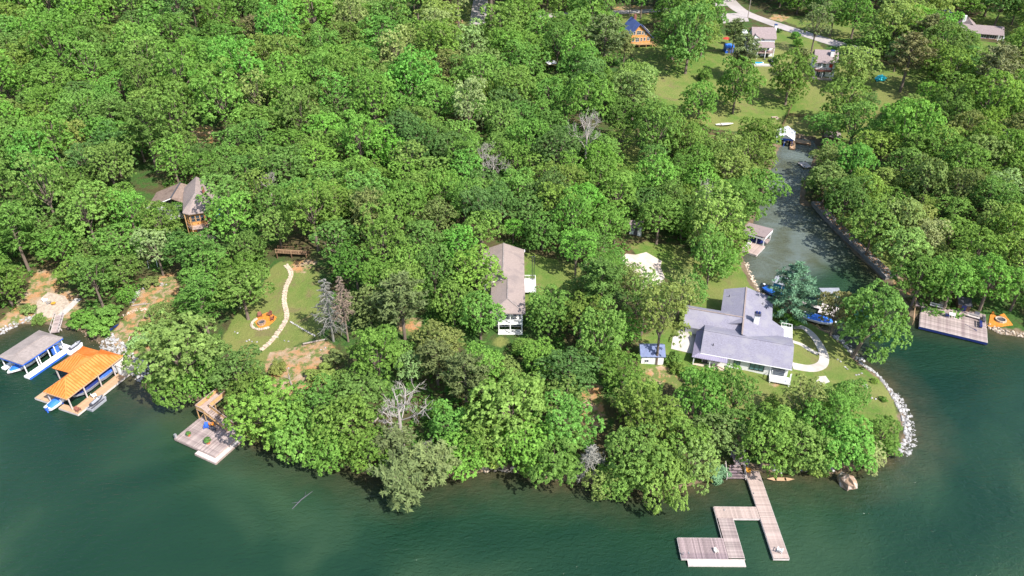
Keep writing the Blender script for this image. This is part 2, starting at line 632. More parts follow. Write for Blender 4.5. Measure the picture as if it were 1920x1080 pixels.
def ground_mat():
    m, nt, out = nodes_of('ground_cover')
    b = nt.nodes.new('ShaderNodeBsdfPrincipled')
    nt.links.new(b.outputs[0], out.inputs[0])
    b.inputs['Roughness'].default_value = .95
    b.inputs['Specular IOR Level'].default_value = .15
    P = coords(nt, 'Object')
    big, mid, fine = noise(nt, .05, 4, .6, P), noise(nt, .35, 5, .65, P), noise(nt, 2.2, 4, .7, P)
    litter = ramp(nt, mid, [(.25, (.035, .045, .015)), (.5, (.075, .06, .03)), (.75, (.16, .095, .045))])
    green = ramp(nt, fine, [(.25, (.018, .05, .012)), (.75, (.06, .12, .025))])
    wood = mixc(nt, ramp(nt, mixc(nt, .5, big, mid), [(.47, (0, 0, 0)), (.56, (1, 1, 1))]), litter, green)
    turf = ramp(nt, mid, [(.25, (.062, .13, .02)), (.5, (.09, .145, .028)), (.8, (.17, .165, .055))])
    turf = mixc(nt, ramp(nt, big, [(.42, (0, 0, 0)), (.6, (.75, .75, .75))]), turf, (.165, .165, .055))
    turf = mixc(nt, ramp(nt, noise(nt, .16, 5, .7, P, .5), [(.56, (0, 0, 0)), (.66, (.8, .8, .8))]), turf, (.14, .12, .055))
    turf = mixc(nt, .5, turf, mixc(nt, fine, (.45, .45, .45), (1.6, 1.6, 1.6)), 'MULTIPLY')
    soil = ramp(nt, mid, [(.25, (.17, .1, .06)), (.42, (.36, .19, .085)), (.58, (.3, .215, .14)), (.8, (.46, .36, .27))])
    soil = mixc(nt, ramp(nt, noise(nt, .55, 5, .7, P), [(.47, (0, 0, 0)), (.57, (1, 1, 1))]), soil, (.11, .14, .04))
    jag = mth(nt, 'MULTIPLY', mth(nt, 'SUBTRACT', mid, .5), .9)

    def edge(a):
        return ramp(nt, mth(nt, 'ADD', attr(nt, a, 'Fac'), jag), [(.42, (0, 0, 0)), (.58, (1, 1, 1))])
    c = mixc(nt, edge('lawn'), wood, turf)
    c = mixc(nt, edge('soil'), c, soil)
    bank = ramp(nt, mid, [(.3, (.07, .05, .03)), (.7, (.2, .15, .1))])
    c = mixc(nt, edge('bank'), c, bank)
    nt.links.new(c, b.inputs['Base Color'])
    bp = nt.nodes.new('ShaderNodeBump')
    bp.inputs['Strength'].default_value = .7
    bp.inputs['Distance'].default_value = .25
    nt.links.new(fine, bp.inputs['Height'])
    nt.links.new(bp.outputs[0], b.inputs['Normal'])
    return m


bank_w = np.where(SD < 1.1, 1.0, 0.0)
tag(link('ground', grid_mesh('ground', GZ, grid_faces(), {'lawn': lawn_w, 'soil': soil_w, 'bank': blur(bank_w, 1)}, ground_mat())), kind='structure')

# ------------------------------------------------------------------ the lake
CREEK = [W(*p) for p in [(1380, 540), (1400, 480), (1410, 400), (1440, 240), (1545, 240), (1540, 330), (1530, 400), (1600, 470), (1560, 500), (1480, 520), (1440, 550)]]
sky_sheen_w = blur(in_poly(MX, MY, CREEK).astype(float), 10)  # where the creek's painted sky reflection lies


def water_mat():
    m, nt, out = nodes_of('lake_water')
    b = nt.nodes.new('ShaderNodeBsdfPrincipled')
    nt.links.new(b.outputs[0], out.inputs[0])
    P = coords(nt, 'Object')
    big = noise(nt, .03, 3, .5, P, .5)
    deep = ramp(nt, big, [(.3, (.004, .023, .013)), (.5, (.011, .036, .0185)), (.68, (.03, .062, .031))])
    shal = ramp(nt, noise(nt, .3, 4, .6, P), [(.3, (.03, .033, .016)), (.7, (.065, .055, .03))])
    d = mth(nt, 'ADD', attr(nt, 'depth', 'Fac'), mth(nt, 'MULTIPLY', mth(nt, 'SUBTRACT', noise(nt, .2, 4, .6, P), .5), .3))
    col = mixc(nt, ramp(nt, d, [(.03, (1, 1, 1)), (.2, (.45, .45, .45)), (.6, (0, 0, 0))]), deep, shal)
    col = mixc(nt, attr(nt, 'silt', 'Fac'), col, ramp(nt, noise(nt, .12, 3, .6, P, .8), [(.35, (.07, .078, .05)), (.65, (.11, .135, .125))]))  # bright sky reflection on the creek, painted into the base colour
    nt.links.new(col, b.inputs['Base Color'])
    b.inputs['IOR'].default_value = 1.33
    b.inputs['Roughness'].default_value = .06
    b.inputs['Specular IOR Level'].default_value = .5
    w1 = noise(nt, 1.0, 3, .55, coords(nt, 'Object', (.7, 1.5, 1)), .6)
    w2 = noise(nt, 3.2, 2, .5, coords(nt, 'Object', (1.3, .8, 1)), .3)
    calm = ramp(nt, noise(nt, .022, 3, .5, P, .8), [(.35, (.35, .35, .35)), (.65, (1, 1, 1))])
    hgt = mth(nt, 'MULTIPLY', mth(nt, 'ADD', w1, mth(nt, 'MULTIPLY', w2, .35)), calm)
    bp = nt.nodes.new('ShaderNodeBump')
    bp.inputs['Strength'].default_value = .8
    bp.inputs['Distance'].default_value = .45
    nt.links.new(hgt, bp.inputs['Height'])
    nt.links.new(bp.outputs[0], b.inputs['Normal'])
    return m


wet = (SD.ravel() < 3.5)
tag(link('lake', grid_mesh('lake', np.zeros_like(GZ), grid_faces(wet), {'depth': np.clip(-SD / 16, 0, 1), 'silt': sky_sheen_w}, water_mat())), kind='structure')


# ------------------------------------------------------------------ sheets laid on the land: roads, slabs, paths
from mathutils.geometry import delaunay_2d_cdt


def drape(name, poly, mat, up=.06, step=1.4, parent=None, skirt=.25):
    n = len(poly)
    pts = []
    for i in range(n):
        a, b = Vector(poly[i]), Vector(poly[(i + 1) % n])
        k = max(1, int((b - a).length / step))
        pts += [tuple(a + (b - a) * t / k) for t in range(k)]
    ne = len(pts)
    edges = [(i, (i + 1) % ne) for i in range(ne)]
    xs, ys = [p[0] for p in pts], [p[1] for p in pts]
    gx, gy = np.meshgrid(np.arange(min(xs), max(xs), step), np.arange(min(ys), max(ys), step))
    ok = in_poly(gx, gy, pts)
    inner = [(x, y) for x, y in zip(gx[ok], gy[ok]) if min((x - p[0]) ** 2 + (y - p[1]) ** 2 for p in pts) > (step * .4) ** 2]
    res = delaunay_2d_cdt([Vector(p) for p in pts + inner], edges, [list(range(ne))], 1, 1e-5)
    v = [(p.x, p.y, max(hz(p.x, p.y), 0) + up) for p in res[0]]
    f = [tuple(t) for t in res[2]]
    m = MB()
    m.v, m.f = v, f
    cnt = {}
    for t in f:
        for a, b in zip(t, t[1:] + t[:1]):
            cnt[(a, b)] = 1
    for (a, b) in list(cnt):
        if (b, a) not in cnt:
            k = len(m.v)
            m.v += [(v[a][0], v[a][1], v[a][2] - skirt), (v[b][0], v[b][1], v[b][2] - skirt)]
            m.f.append((b, a, k, k + 1))
    return m.build(name, mat, parent)


def smooth_line(px, n=6):
    P = [Vector(G(*p)[:2]) for p in px]
    out = []
    for i in range(len(P) - 1):
        a, b, c, d = P[max(i - 1, 0)], P[i], P[i + 1], P[min(i + 2, len(P) - 1)]
        for k in range(n):
            t = k / n
            out.append(.5 * (2 * b + (c - a) * t + (2 * a - 5 * b + 4 * c - d) * t * t + (3 * b - a - 3 * c + d) * t ** 3))
    return out + [P[-1]]


def ribbon(line, w):
    L, R = [], []
    for i, p in enumerate(line):
        d = line[min(i + 1, len(line) - 1)] - line[max(i - 1, 0)]
        d.normalize()
        nrm = Vector((-d.y, d.x))
        ww = w(i / (len(line) - 1)) if callable(w) else w
        L.append(tuple(p + nrm * ww / 2))
        R.append(tuple(p - nrm * ww / 2))
    return L + R[::-1]


for px, w in (([(1345, -25), (1368, 2), (1392, 22), (1440, 41), (1500, 61), (1575, 84), (1640, 98)], 7.0),
              ([(1010, 31), (1035, 29), (1100, 24), (1160, 23), (1225, 20), (1300, 15), (1366, 6)], 6.0),
              ([(903, -30), (901, 0), (898, 26), (896, 46)], 7.5)):
    tag(drape('road', ribbon(smooth_line(px), w), M['asphalt_pale'], .08, 2.2), kind='structure')
tag(drape('pavement', gpoly([(1352, 26), (1400, 24), (1404, 40), (1356, 44)]), M['asphalt_pale'], .05, 2), kind='structure')
tag(drape('pavement', gpoly([(1163, 485), (1174, 476), (1192, 478), (1212, 473), (1241, 490), (1238, 500), (1246, 520), (1240, 545), (1222, 556), (1206, 545), (1196, 516), (1178, 502)]), M['sand_slab'], .06), kind='structure')
tag(drape('pavement', gpoly([(1262, 630), (1258, 654), (1302, 664), (1330, 632), (1300, 610), (1280, 612)]), M['concrete'], .07), kind='structure')
tag(drape('path', ribbon(smooth_line([(1484, 614), (1504, 614), (1522, 627), (1537, 648), (1545, 668), (1541, 684), (1520, 691), (1486, 686)]), lambda t: 1.3 + 1.1 * t), M['concrete'], .07, .8), kind='structure')
tag(drape('path', ribbon(smooth_line([(1484, 640), (1502, 646), (1518, 656), (1534, 664)]), 1.1), M['concrete'], .05, .8), kind='structure')
tag(drape('pavement', gpoly([(1535, 706), (1548, 705), (1556, 716), (1540, 722), (1530, 716)]), M['concrete'], .05, .9), kind='structure')
tag(drape('path', ribbon(smooth_line([(147, 560), (132, 575), (118, 588), (106, 598)]), 1.6), M['concrete'], .06, .8), kind='structure')
tag(drape('sand', gpoly([(62, 600), (70, 565), (90, 548), (122, 555), (132, 572), (108, 594)]), M['rock_tan'], .04, 1), kind='structure')

# flagstone path of single stones across the clearing
stone_px = ([(537, 498), (546, 514), (536, 540), (533, 566), (538, 592), (530, 611), (515, 632), (500, 648), (484, 660)])
stone_line = smooth_line(stone_px, 8)
tag(drape('path', ribbon(smooth_line(stone_px), 1.05), M['rock_tan'], .04, .7), kind='structure')
fp = tag(bpy.data.objects.new('path', None), kind='structure')
COL.objects.link(fp)
fp.location = (*stone_line[0], 0)
stone_meshes = []
for k in range(5):
    m = MB()
    r = random.Random(k)
    n = 7
    m.prism([((.5 + r.uniform(-.09, .09)) * math.cos(6.283 * i / n), (.5 + r.uniform(-.09, .09)) * math.sin(6.283 * i / n)) for i in range(n)], -.3, .1)
    stone_meshes.append(m.mesh('paving_stone', M['flagstone']))
acc, last = 0, stone_line[0]
for p in stone_line[1:]:
    seg = (p - last).length
    acc += seg
    last = p
fine_line, k = [], 0
for a, b in zip(stone_line, stone_line[1:]):
    n = max(1, int((b - a).length / .2))
    fine_line += [a + (b - a) * i / n for i in range(n)]
for i in range(0, len(fine_line) - 1, 3):
    p = fine_line[i]
    d = (fine_line[min(i + 2, len(fine_line) - 1)] - fine_line[max(i - 2, 0)]).normalized()
    nr = Vector((-d.y, d.x))
    for off in (-.29, .29):
        q = p + nr * (off + rnd.uniform(-.07, .07)) + d * rnd.uniform(-.12, .12)
        o = link('paving_stone', rnd.choice(stone_meshes), fp, (q.x - fp.location.x, q.y - fp.location.y, hz(q.x, q.y) + .05 + rnd.uniform(0, .05)), rnd.uniform(0, 6))
        o.scale = (rnd.uniform(.56, .74), rnd.uniform(.52, .7), 1)

# ------------------------------------------------------------------ rock banks
rock_meshes = {}
for mat in ('rock_white', 'rock_tan', 'rock_brown'):
    rock_meshes[mat] = []
    for k in range(5):
        r = random.Random(40 + k)
        rock_meshes[mat].append(MB().blob((0, 0, 0), .5, .4, .34, r, 6, 4, .22).mesh('rock', M[mat]))


def rock_bank(name, line_px, width, n_single, n_small, size, mat='rock_white', off=0.0):
    P = [Vector(W(*p)) for p in line_px]
    cum = [0]
    for a, b in zip(P, P[1:]):
        cum.append(cum[-1] + (b - a).length)

    def spot():
        t = rnd.uniform(0, cum[-1])
        i = max(k for k in range(len(P) - 1) if cum[k] <= t)
        a, b = P[i], P[i + 1]
        d = (b - a).normalized()
        return a + d * (t - cum[i]) + Vector((-d.y, d.x)) * (off + rnd.uniform(-.5, .5) * width)
    root = tag(bpy.data.objects.new(name, None), kind='structure')
    COL.objects.link(root)
    root.location = (P[0].x, P[0].y, 0)
    for _ in range(n_single):
        q = spot()
        s = rnd.uniform(.6, 1.25) * size
        o = link('rock', rnd.choice(rock_meshes[mat]), root, (q.x - P[0].x, q.y - P[0].y, max(hz(q.x, q.y), -.25) + s * .12), rnd.uniform(0, 6))
        o.scale = (s, s * rnd.uniform(.7, 1), s * rnd.uniform(.7, 1.1))
    m = MB()
    for _ in range(n_small):
        q = spot()
        s = rnd.uniform(.2, .5) * size
        m.blob((q.x - P[0].x, q.y - P[0].y, max(hz(q.x, q.y), -.1) + s * .1), s * .55, s * .45, s * .4, rnd, 5, 3, .25)
    if n_small:
        tag(m.build('small_rubble', M[mat], root), kind='stuff')


rock_bank('rock_bank', [(1612, 682), (1645, 706), (1668, 736)], 1.1, 90, 260, .6, off=.3)
rock_bank('rock_bank', [(1668, 736), (1693, 782), (1700, 826), (1682, 848)], 2.3, 200, 500, .75, off=.7)
rock_bank('rock_bank', [(1560, 630), (1588, 654), (1612, 682)], 1.8, 50, 120, .9, off=.6)
rock_bank('rock_bank', [(188, 645), (213, 668), (243, 694), (266, 714)], 3.6, 150, 420, .8, off=1.2)
rock_bank('rock_bank', [(-30, 640), (0, 628), (37, 607), (66, 601)], 1.4, 60, 120, .7, off=.4)
rock_bank('rock_bank', [(1396, 492), (1408, 522), (1420, 545), (1440, 560)], 1.2, 60, 120, .7, 'rock_tan', off=.3)
rock_bank('rock_bank', [(1448, 886), (1500, 882), (1560, 888)], 1.6, 40, 80, .8, 'rock_white', off=.6)
rock_bank('rock_bank', [(1850, 612), (1880, 626), (1930, 632)], 1.2, 40, 80, .8, 'rock_tan', off=.2)
rock_bank('rock_bank', [(120, 612), (160, 622), (190, 645)], 1.6, 30, 120, .5, 'rock_brown', off=-.6)
rock_bank('rock_bank', [(1090, 904), (1160, 914), (1240, 920)], 1.0, 20, 60, .7, 'rock_brown', off=.2)
rock_bank('rock_bank', [(905, 884), (935, 878), (960, 886)], 1.2, 20, 60, .7, 'rock_tan', off=.2)
rock_bank('rock_bank', [(250, 580), (268, 556), (290, 545), (315, 552)], 1.2, 40, 80, .7, 'rock_white')
rock_bank('rock_bank', [(232, 600), (262, 590), (290, 592)], 1.0, 16, 40, .6, 'rock_tan')

# ------------------------------------------------------------------ houses
def rect_gable(root, u0, u1, v0, v1, ze, zr, axis, mat, over=.5, th=.18, wall=None, name='roof', ridge_cap=None, dl=None, dr=None):
    """Gabled roof over the rectangle, ridge along axis 'u' or 'v'; also the gable triangles when a wall material is given."""
    m = MB()
    if axis == 'u':
        vm = (v0 + v1) / 2 if dl is None else dl
        k0, k1 = (zr - ze) / (vm - v0), (zr - ze) / (v1 - vm)
        m.plate([(u0 - over, v0 - over, ze - k0 * over), (u1 + over, v0 - over, ze - k0 * over), (u1 + over, vm, zr), (u0 - over, vm, zr)], th)
        m.plate([(u1 + over, v1 + over, ze - k1 * over), (u0 - over, v1 + over, ze - k1 * over), (u0 - over, vm, zr), (u1 + over, vm, zr)], th)
        cap = [(u0 - over, vm, zr + .03), (u1 + over, vm, zr + .03)]
        ends = [[(u, v0, ze - th), (u, v1, ze - th), (u, vm, zr - th)] for u in (u0, u1)]
    else:
        um = (u0 + u1) / 2 if dl is None else dl
        k0, k1 = (zr - ze) / (um - u0), (zr - ze) / (u1 - um)
        m.plate([(u0 - over, v0 - over, ze - k0 * over), (um, v0 - over, zr), (um, v1 + over, zr), (u0 - over, v1 + over, ze - k0 * over)], th)
        m.plate([(u1 + over, v1 + over, ze - k1 * over), (um, v1 + over, zr), (um, v0 - over, zr), (u1 + over, v0 - over, ze - k1 * over)], th)
        cap = [(um, v0 - over, zr + .03), (um, v1 + over, zr + .03)]
        ends = [[(u0, v, ze - th), (u1, v, ze - th), (um, v, zr - th)] for v in (v0, v1)]
    o = m.build(name, mat, root)
    if ridge_cap:
        MB().bar(cap[0], cap[1], .28, .08).build('ridge_cap', ridge_cap, o)
    if wall:
        for e, s in zip(ends, (-1, 1)):
            g = MB()
            d = Vector((.08 * -s, 0, 0)) if axis == 'u' else Vector((0, .08 * -s, 0))
            a = [Vector(p) for p in e]
            b = [p + d for p in a]
            g.add(a + b, [(0, 1, 2), (5, 4, 3), (0, 3, 4, 1), (1, 4, 5, 2), (2, 5, 3, 0)])
            g.build('gable', wall, root)
    return o


def window(parent, c, w, h, ang, frame='white', glass='glass', nx_=1, nz_=0, bar=.09):
    """A window on a wall whose outward direction is ang: frame bars (the part) and panes (sub-part)."""
    ca, sa = math.cos(ang), math.sin(ang)

    def P(a, z, out):
        return (c[0] - sa * a + ca * out, c[1] + ca * a + sa * out, c[2] + z)
    f = MB()
    for a in (-w / 2, w / 2):
        f.bar(P(a, -h / 2 - bar / 2, .05), P(a, h / 2 + bar / 2, .05), bar, .1)
    for z in (-h / 2, h / 2):
        f.bar(P(-w / 2 + bar / 2, z, .05), P(w / 2 - bar / 2, z, .05), .094, bar)
    for k in range(1, nx_ + 1):
        a = -w / 2 + w * k / (nx_ + 1)
        f.bar(P(a, -h / 2 + bar / 2, .045), P(a, h / 2 - bar / 2, .045), bar * .7, .07)
    for k in range(1, nz_ + 1):
        z = -h / 2 + h * k / (nz_ + 1)
        f.bar(P(-w / 2 + bar / 2, z, .04), P(w / 2 - bar / 2, z, .04), .06, bar * .6)
    o = f.build('window', M[frame], parent)
    g = MB()
    q = [P(-w / 2, -h / 2, .015), P(w / 2, -h / 2, .015), P(w / 2, h / 2, .015), P(-w / 2, h / 2, .015)]
    g.add(q + [P(-w / 2, -h / 2, -.02), P(w / 2, -h / 2, -.02), P(w / 2, h / 2, -.02), P(-w / 2, h / 2, -.02)],
          [(0, 1, 2, 3), (7, 6, 5, 4), (0, 4, 5, 1), (1, 5, 6, 2), (2, 6, 7, 3), (3, 7, 4, 0)])
    g.build('pane', M[glass], o)
    return o


def railing(parent, pts, z, mat, h=1.0, step=.45, post=.09):
    """Railing along a polyline: rail with posts, and its balusters as a sub-part."""
    m, b = MB(), MB()
    for a, c in zip(pts, pts[1:]):
        a, c = Vector((*a, 0)), Vector((*c, 0))
        L = (c - a).length
        m.bar(a + Vector((0, 0, z + h)), c + Vector((0, 0, z + h)), .1, .06)
        m.bar(a + Vector((0, 0, z + .12)), c + Vector((0, 0, z + .12)), .05, .05)
        n = max(1, int(L / 1.8))
        for i in range(n + 1):
            p = a + (c - a) * i / n
            m.bar(p + Vector((0, 0, z)), p + Vector((0, 0, z + h + .08)), post)
        n = max(1, int(L / step))
        for i in range(1, n):
            p = a + (c - a) * i / n
            b.bar(p + Vector((0, 0, z + .12)), p + Vector((0, 0, z + h)), .035)
    o = m.build('railing', M[mat], parent)
    if b.v:
        tag(b.build('baluster_row', M[mat], o), kind='stuff')
    return o


def post(parent, x, y, z0, z1, mat, s=.16, name='post'):
    return MB().bx(x - s / 2, x + s / 2, y - s / 2, y + s / 2, z0, z1).build(name, M[mat], parent)


def planks(parent, u0, u1, v0, v1, z, along, w, mat, th=.05, gap=.018, base=None, wob_=.0):
    """Single boards over a rectangle, lying along u or v; one shared mesh."""
    L = (u1 - u0) if along == 'u' else (v1 - v0)
    T = (v1 - v0) if along == 'u' else (u1 - u0)
    n = max(1, round(T / w))
    w = T / n
    m = MB()
    if along == 'u':
        m.bx(-L / 2, L / 2, -w / 2 + gap / 2, w / 2 - gap / 2, -th, 0)
    else:
        m.bx(-w / 2 + gap / 2, w / 2 - gap / 2, -L / 2, L / 2, -th, 0)
    me = m.mesh('plank', M[mat])
    for i in range(n):
        t = (i + .5) * w
        p = ((u0 + u1) / 2, v0 + t) if along == 'u' else (u0 + t, (v0 + v1) / 2)
        link('plank', me, parent, (p[0], p[1], z + rnd.uniform(0, .012)))


def house_root(name, label, cat, o, z, ang):
    r = thing(name, label, cat, (o[0], o[1], z), math.radians(ang))
    return r


def foot(o, ang, u, v):
    a = math.radians(ang)
    return (o[0] + u * math.cos(a) - v * math.sin(a), o[1] + u * math.sin(a) + v * math.cos(a))


# ---- the lilac roofed house on the point
HO, HA = (36.91, 118.43), -17.4
h = house_root('house', 'low white brick house with cross gabled lilac grey roof on the point', 'house', HO, 0, HA)
MB().bx(1.6, 18.2, 1.0, 9.6, 1.2, 6.0).build('wall', M['white_brick'], h)
MB().bx(4.6, 14.0, 9.6, 24.0, 1.6, 6.0).build('wall', M['white_brick'], h)
MB().bx(14.0, 16.6, 9.6, 14.0, 1.2, 5.4).build('wall', M['white_brick'], h)
MB().bx(-2.8, 4.6, 9.4, 15.6, 2.4, 5.7).build('wall', M['white_brick'], h)
rect_gable(h, 1.6, 18.2, 1.0, 10.6, 6.02, 7.75, 'u', M['shingle_lilac'], .55, wall=M['white_brick'], ridge_cap=M['shingle_lilac'])
# the long north wing, its east slope running further down over the middle
m = MB()
m.plate([(3.9, 25.0, 6.3), (3.9, 10.9, 6.3), (8.6, 10.9, 7.75), (8.6, 25.0, 7.75)], .18)
m.plate([(8.6, 25.0, 7.75), (8.6, 6.6, 7.75), (14.6, 6.6, 6.16), (14.6, 25.0, 6.16)], .18)
m.plate([(14.6, 16.0, 6.16), (14.6, 6.2, 6.16), (17.2, 6.2, 5.47), (17.2, 14.6, 5.47)], .18)
nr = m.build('roof', M['shingle_lilac'], h)
MB().bar((8.6, 6.6, 7.8), (8.6, 25.0, 7.8), .3, .08).build('ridge_cap', M['shingle_tan'], nr)
g = MB()
g.add([(4.6, 24.02, 5.95), (14.0, 24.02, 5.95), (8.6, 24.02, 7.5), (4.6, 23.9, 5.95), (14.0, 23.9, 5.95), (8.6, 23.9, 7.5)], [(0, 2, 1), (3, 4, 5), (0, 1, 4, 3), (1, 2, 5, 4), (2, 0, 3, 5)])
g.build('gable', M['white_brick'], h)
# garage wing
m = MB()
m.plate([(-3.4, 8.7, 5.75), (8.55, 8.7, 5.75), (8.55, 12.9, 7.7), (-3.4, 12.9, 7.7)], .18)
m.plate([(-3.4, 16.2, 6.2), (-3.4, 12.9, 7.7), (8.55, 12.9, 7.7), (8.55, 16.2, 6.2)], .18)
gr_ = m.build('roof', M['shingle_lilac'], h)
MB().bar((-3.4, 12.9, 7.75), (8.5, 12.9, 7.75), .3, .08).build('ridge_cap', M['shingle_tan'], gr_)
MB().add([(-2.79, 9.4, 5.7), (-2.79, 15.6, 5.7), (-2.79, 12.9, 7.45)], [(0, 2, 1)]).build('gable', M['white_brick'], h)
gd = MB().bx(-.2, 3.4, 9.3, 9.38, 3.2, 5.3).build('garage_door', M['white'], h)
m = MB()
for k in range(1, 5):
    m.bx(-.2, 3.4, 9.26, 9.3, 3.2 + k * .42 - .02, 3.2 + k * .42)
m.build('panel_rail', M['cream'], gd)
# standing seam porch roofs
m = MB()
m.plate([(-.45, -.5, 5.2), (1.35, 1.0, 5.95), (1.35, 8.7, 5.95), (-.45, 8.7, 5.2)], .1)
m.plate([(-.45, -.5, 5.2), (6.5, -.5, 5.2), (6.5, 1.25, 6.02), (1.35, 1.25, 6.02), (1.35, 1.0, 5.95)], .1)
pr = m.build('porch_roof', M['metal_lilac'], h)
for k in range(17):
    u = .1 + k * .4
    v1_ = 1.2 if u > 1.35 else -.5 + (u + .45) / 1.8 * 1.5
    MB().bar((u, -.5, 5.24), (u, v1_, 5.24 + (v1_ + .5) * .468), .04, .05).build('seam', M['metal_lilac'], pr)
for k in range(20):
    v = .2 + k * .44
    u1_ = 1.33 if v > 1 else -.45 + (v + .5) / 1.5 * 1.8
    MB().bar((-.45, v, 5.24), (u1_, v, 5.24 + (u1_ + .45) * .417), .04, .05).build('seam', M['metal_lilac'], pr)
MB().bx(-.1, 6.5, -.3, 1.0, 2.2, 3.15).build('porch_floor', M['rock_tan'], h)
for u in (0, 3.2, 6.35):
    post(h, u, -.2, 3.15, 5.2, 'white', .2)
d = MB().bx(1.75, 2.75, .93, 1.0, 3.15, 5.15).build('door', M['charcoal'], h)
MB().bx(2.55, 2.62, .88, .93, 4.0, 4.2).build('handle', M['steel'], d)
S_ = -math.pi / 2
window(h, (4.4, 1.0, 4.5), 1.3, 1.5, S_, 'white', 'glass_teal', 1)
window(h, (8.4, 1.0, 4.4), 1.2, 1.4, S_, 'dark', 'glass_teal', 1)
window(h, (12.3, 1.0, 4.5), 2.7, 1.55, S_, 'dark', 'glass_teal', 2)
MB().bx(15.05, 17.6, .96, 1.02, 3.35, 5.5).build('door', M['glass'], h)
# balcony on the lake front
b = MB().bx(14.9, 18.9, -1.0, 1.0, 3.05, 3.3).build('balcony', M['white'], h)
railing(h, [(14.95, .9), (14.95, -.9), (18.8, -.9), (18.8, .9)], 3.3, 'white', 1.0, .35)
for u in (15.1, 18.7):
    post(h, u, -.85, .8, 3.05, 'white', .18)
    post(h, u, -.85, 4.3, 5.75, 'white', .14)
# white terrace on the east side
t_ = MB().bx(16.7, 19.1, 12.0, 18.2, 2.0, 3.6).build('terrace', M['white'], h)
railing(h, [(16.9, 18.1), (19.0, 18.1), (19.0, 12.1)], 3.6, 'white', .9, .5)
MB().bx(14.0, 16.7, 14.1, 18.0, 1.6, 3.5).build('terrace_step', M['mulch'], h)
ch = MB().bx(10.7, 11.75, 12.2, 13.3, 6.2, 9.2).build('chimney', M['white_brick'], h)
MB().bx(10.55, 11.9, 12.05, 13.45, 9.2, 9.4).build('cap', M['charcoal'], ch)
for u in (10.95, 11.5):
    MB().cyl(u, 12.75, 9.4, 9.9, .2, 8).build('flue', M['navy'], ch)
for u, v, z in ((12.4, 20.6, 6.75), (13.3, 19.6, 6.5), (3.3, 2.6, 6.6), (5.2, 21.5, 6.7)):
    MB().cyl(u, v, z - .1, z + .5, .09, 7).build('vent_pipe', M['dark'], h)
for k in range(4):
    MB().bar((1.05 if k < 2 else 18.7, 1.0 if k % 2 else 10.4, 5.7), (1.05 if k < 2 else 18.7, 5.8, 7.55), .06, .18).build('barge_board', M['white'], h)
MB().bar((1.05, .42, 5.72), (18.75, .42, 5.72), .12, .14).build('gutter', M['white'], h)

# ---- the shed
s = house_root('shed', 'small white shed with blue grey gable roof and a tall tree before it', 'shed', (25.36, 115.27), 0, 0)
MB().bx(.8, 5.3, 2.6, 6.4, 2.2, 5.7).build('wall', M['white'], s)
MB().bx(.6, 5.5, 2.3, 6.6, 1.8, 2.9).build('plinth', M['red_brown'], s)
rect_gable(s, .8, 5.3, 2.6, 6.4, 5.75, 7.0, 'u', M['shed_roof'], .3, .12, M['white'])
d = MB().bx(3.6, 4.6, 2.54, 2.6, 2.95, 5.0).build('door', M['white'], s)
MB().bx(4.4, 4.47, 2.5, 2.54, 3.9, 4.05).build('handle', M['dark'], d)
window(s, (1.9, 2.6, 4.3), .8, .8, S_, 'white', 'glass', 1)

# ---- the long tan roofed house in the wood
HO, HA = (2.74, 125.18), 89.7
h = house_root('house', 'long tan roofed house with two storey white porch half hidden by trees', 'house', HO, 0, HA)
MB().bx(11.7, 25.4, .5, 9.0, 3.6, 10.9).build('wall', M['cream'], h)
MB().bx(3.0, 11.7, .5, 6.6, 3.6, 10.6).build('wall', M['cream'], h)
rect_gable(h, 11.9, 25.4, .5, 9.1, 11.0, 12.6, 'u', M['shingle_tan'], .45, .2, M['cream'], ridge_cap=M['shingle_grey'])
m = MB()
m.plate([(0, 0, 10.85), (11.4, 0, 10.85), (11.4, 3.7, 12.2), (3.4, 3.7, 12.2)], .2)
m.plate([(0, 7.3, 10.85), (0, 0, 10.85), (3.4, 3.7, 12.2)], .2)
m.plate([(11.4, 7.3, 10.85), (0, 7.3, 10.85), (3.4, 3.7, 12.2), (11.4, 3.7, 12.2)], .2)
r_ = m.build('roof', M['shingle_tan'], h)
for a, b in (((0, 0, 10.9), (3.4, 3.7, 12.26)), ((0, 7.3, 10.9), (3.4, 3.7, 12.26)), ((3.4, 3.7, 12.26), (11.4, 3.7, 12.26))):
    MB().bar(a, b, .2, .06).build('ridge_cap', M['shingle_grey'], r_)
m = MB()                                                 # cross gable on the shady side
m.plate([(16.0, 11, 10.9), (18.6, 11, 12.1), (18.6, 5.2, 12.5), (16.0, 6.9, 11.8)], .16)
m.plate([(21.2, 11, 10.9), (21.2, 6.9, 11.8), (18.6, 5.2, 12.5), (18.6, 11, 12.1)], .16)
m.build('roof', M['shingle_tan'], h)
MB().bx(16.3, 20.9, 9.0, 10.8, 3.6, 10.7).build('wall', M['cream'], h)
for z in (5.1, 7.7):
    MB().bx(.7, 3.0, .5, 5.7, z - .25, z).build('porch_floor', M['white'], h)
    railing(h, [(3.0, .6), (.8, .6), (.8, 5.6), (3.0, 5.6)], z, 'white', .95, .3)
for v in (.7, 3.1, 5.5):
    post(h, .85, v, 3.4, 10.6, 'white', .2)
MB().bx(.3, 3.0, 3.6, 6.6, 10.3, 10.58).build('porch_roof', M['white'], h)
for z in (6.2, 8.9):
    for v in (1.7, 4.3):
        window(h, (3.0, v, z), 1.7, 1.7, math.pi, 'white', 'glass', 1)
for u in (5, 8, 13.5, 21.5):
    window(h, (u, .5, 9.2), 1.1, 1.3, S_, 'white', 'glass', 0, 1)
MB().bx(12.4, 17.6, -2.5, .5, 7.75, 7.95).build('deck', M['white'], h)
railing(h, [(12.4, .4), (12.4, -2.45), (17.6, -2.45), (17.6, .4)], 7.95, 'white', 1.0, .3)
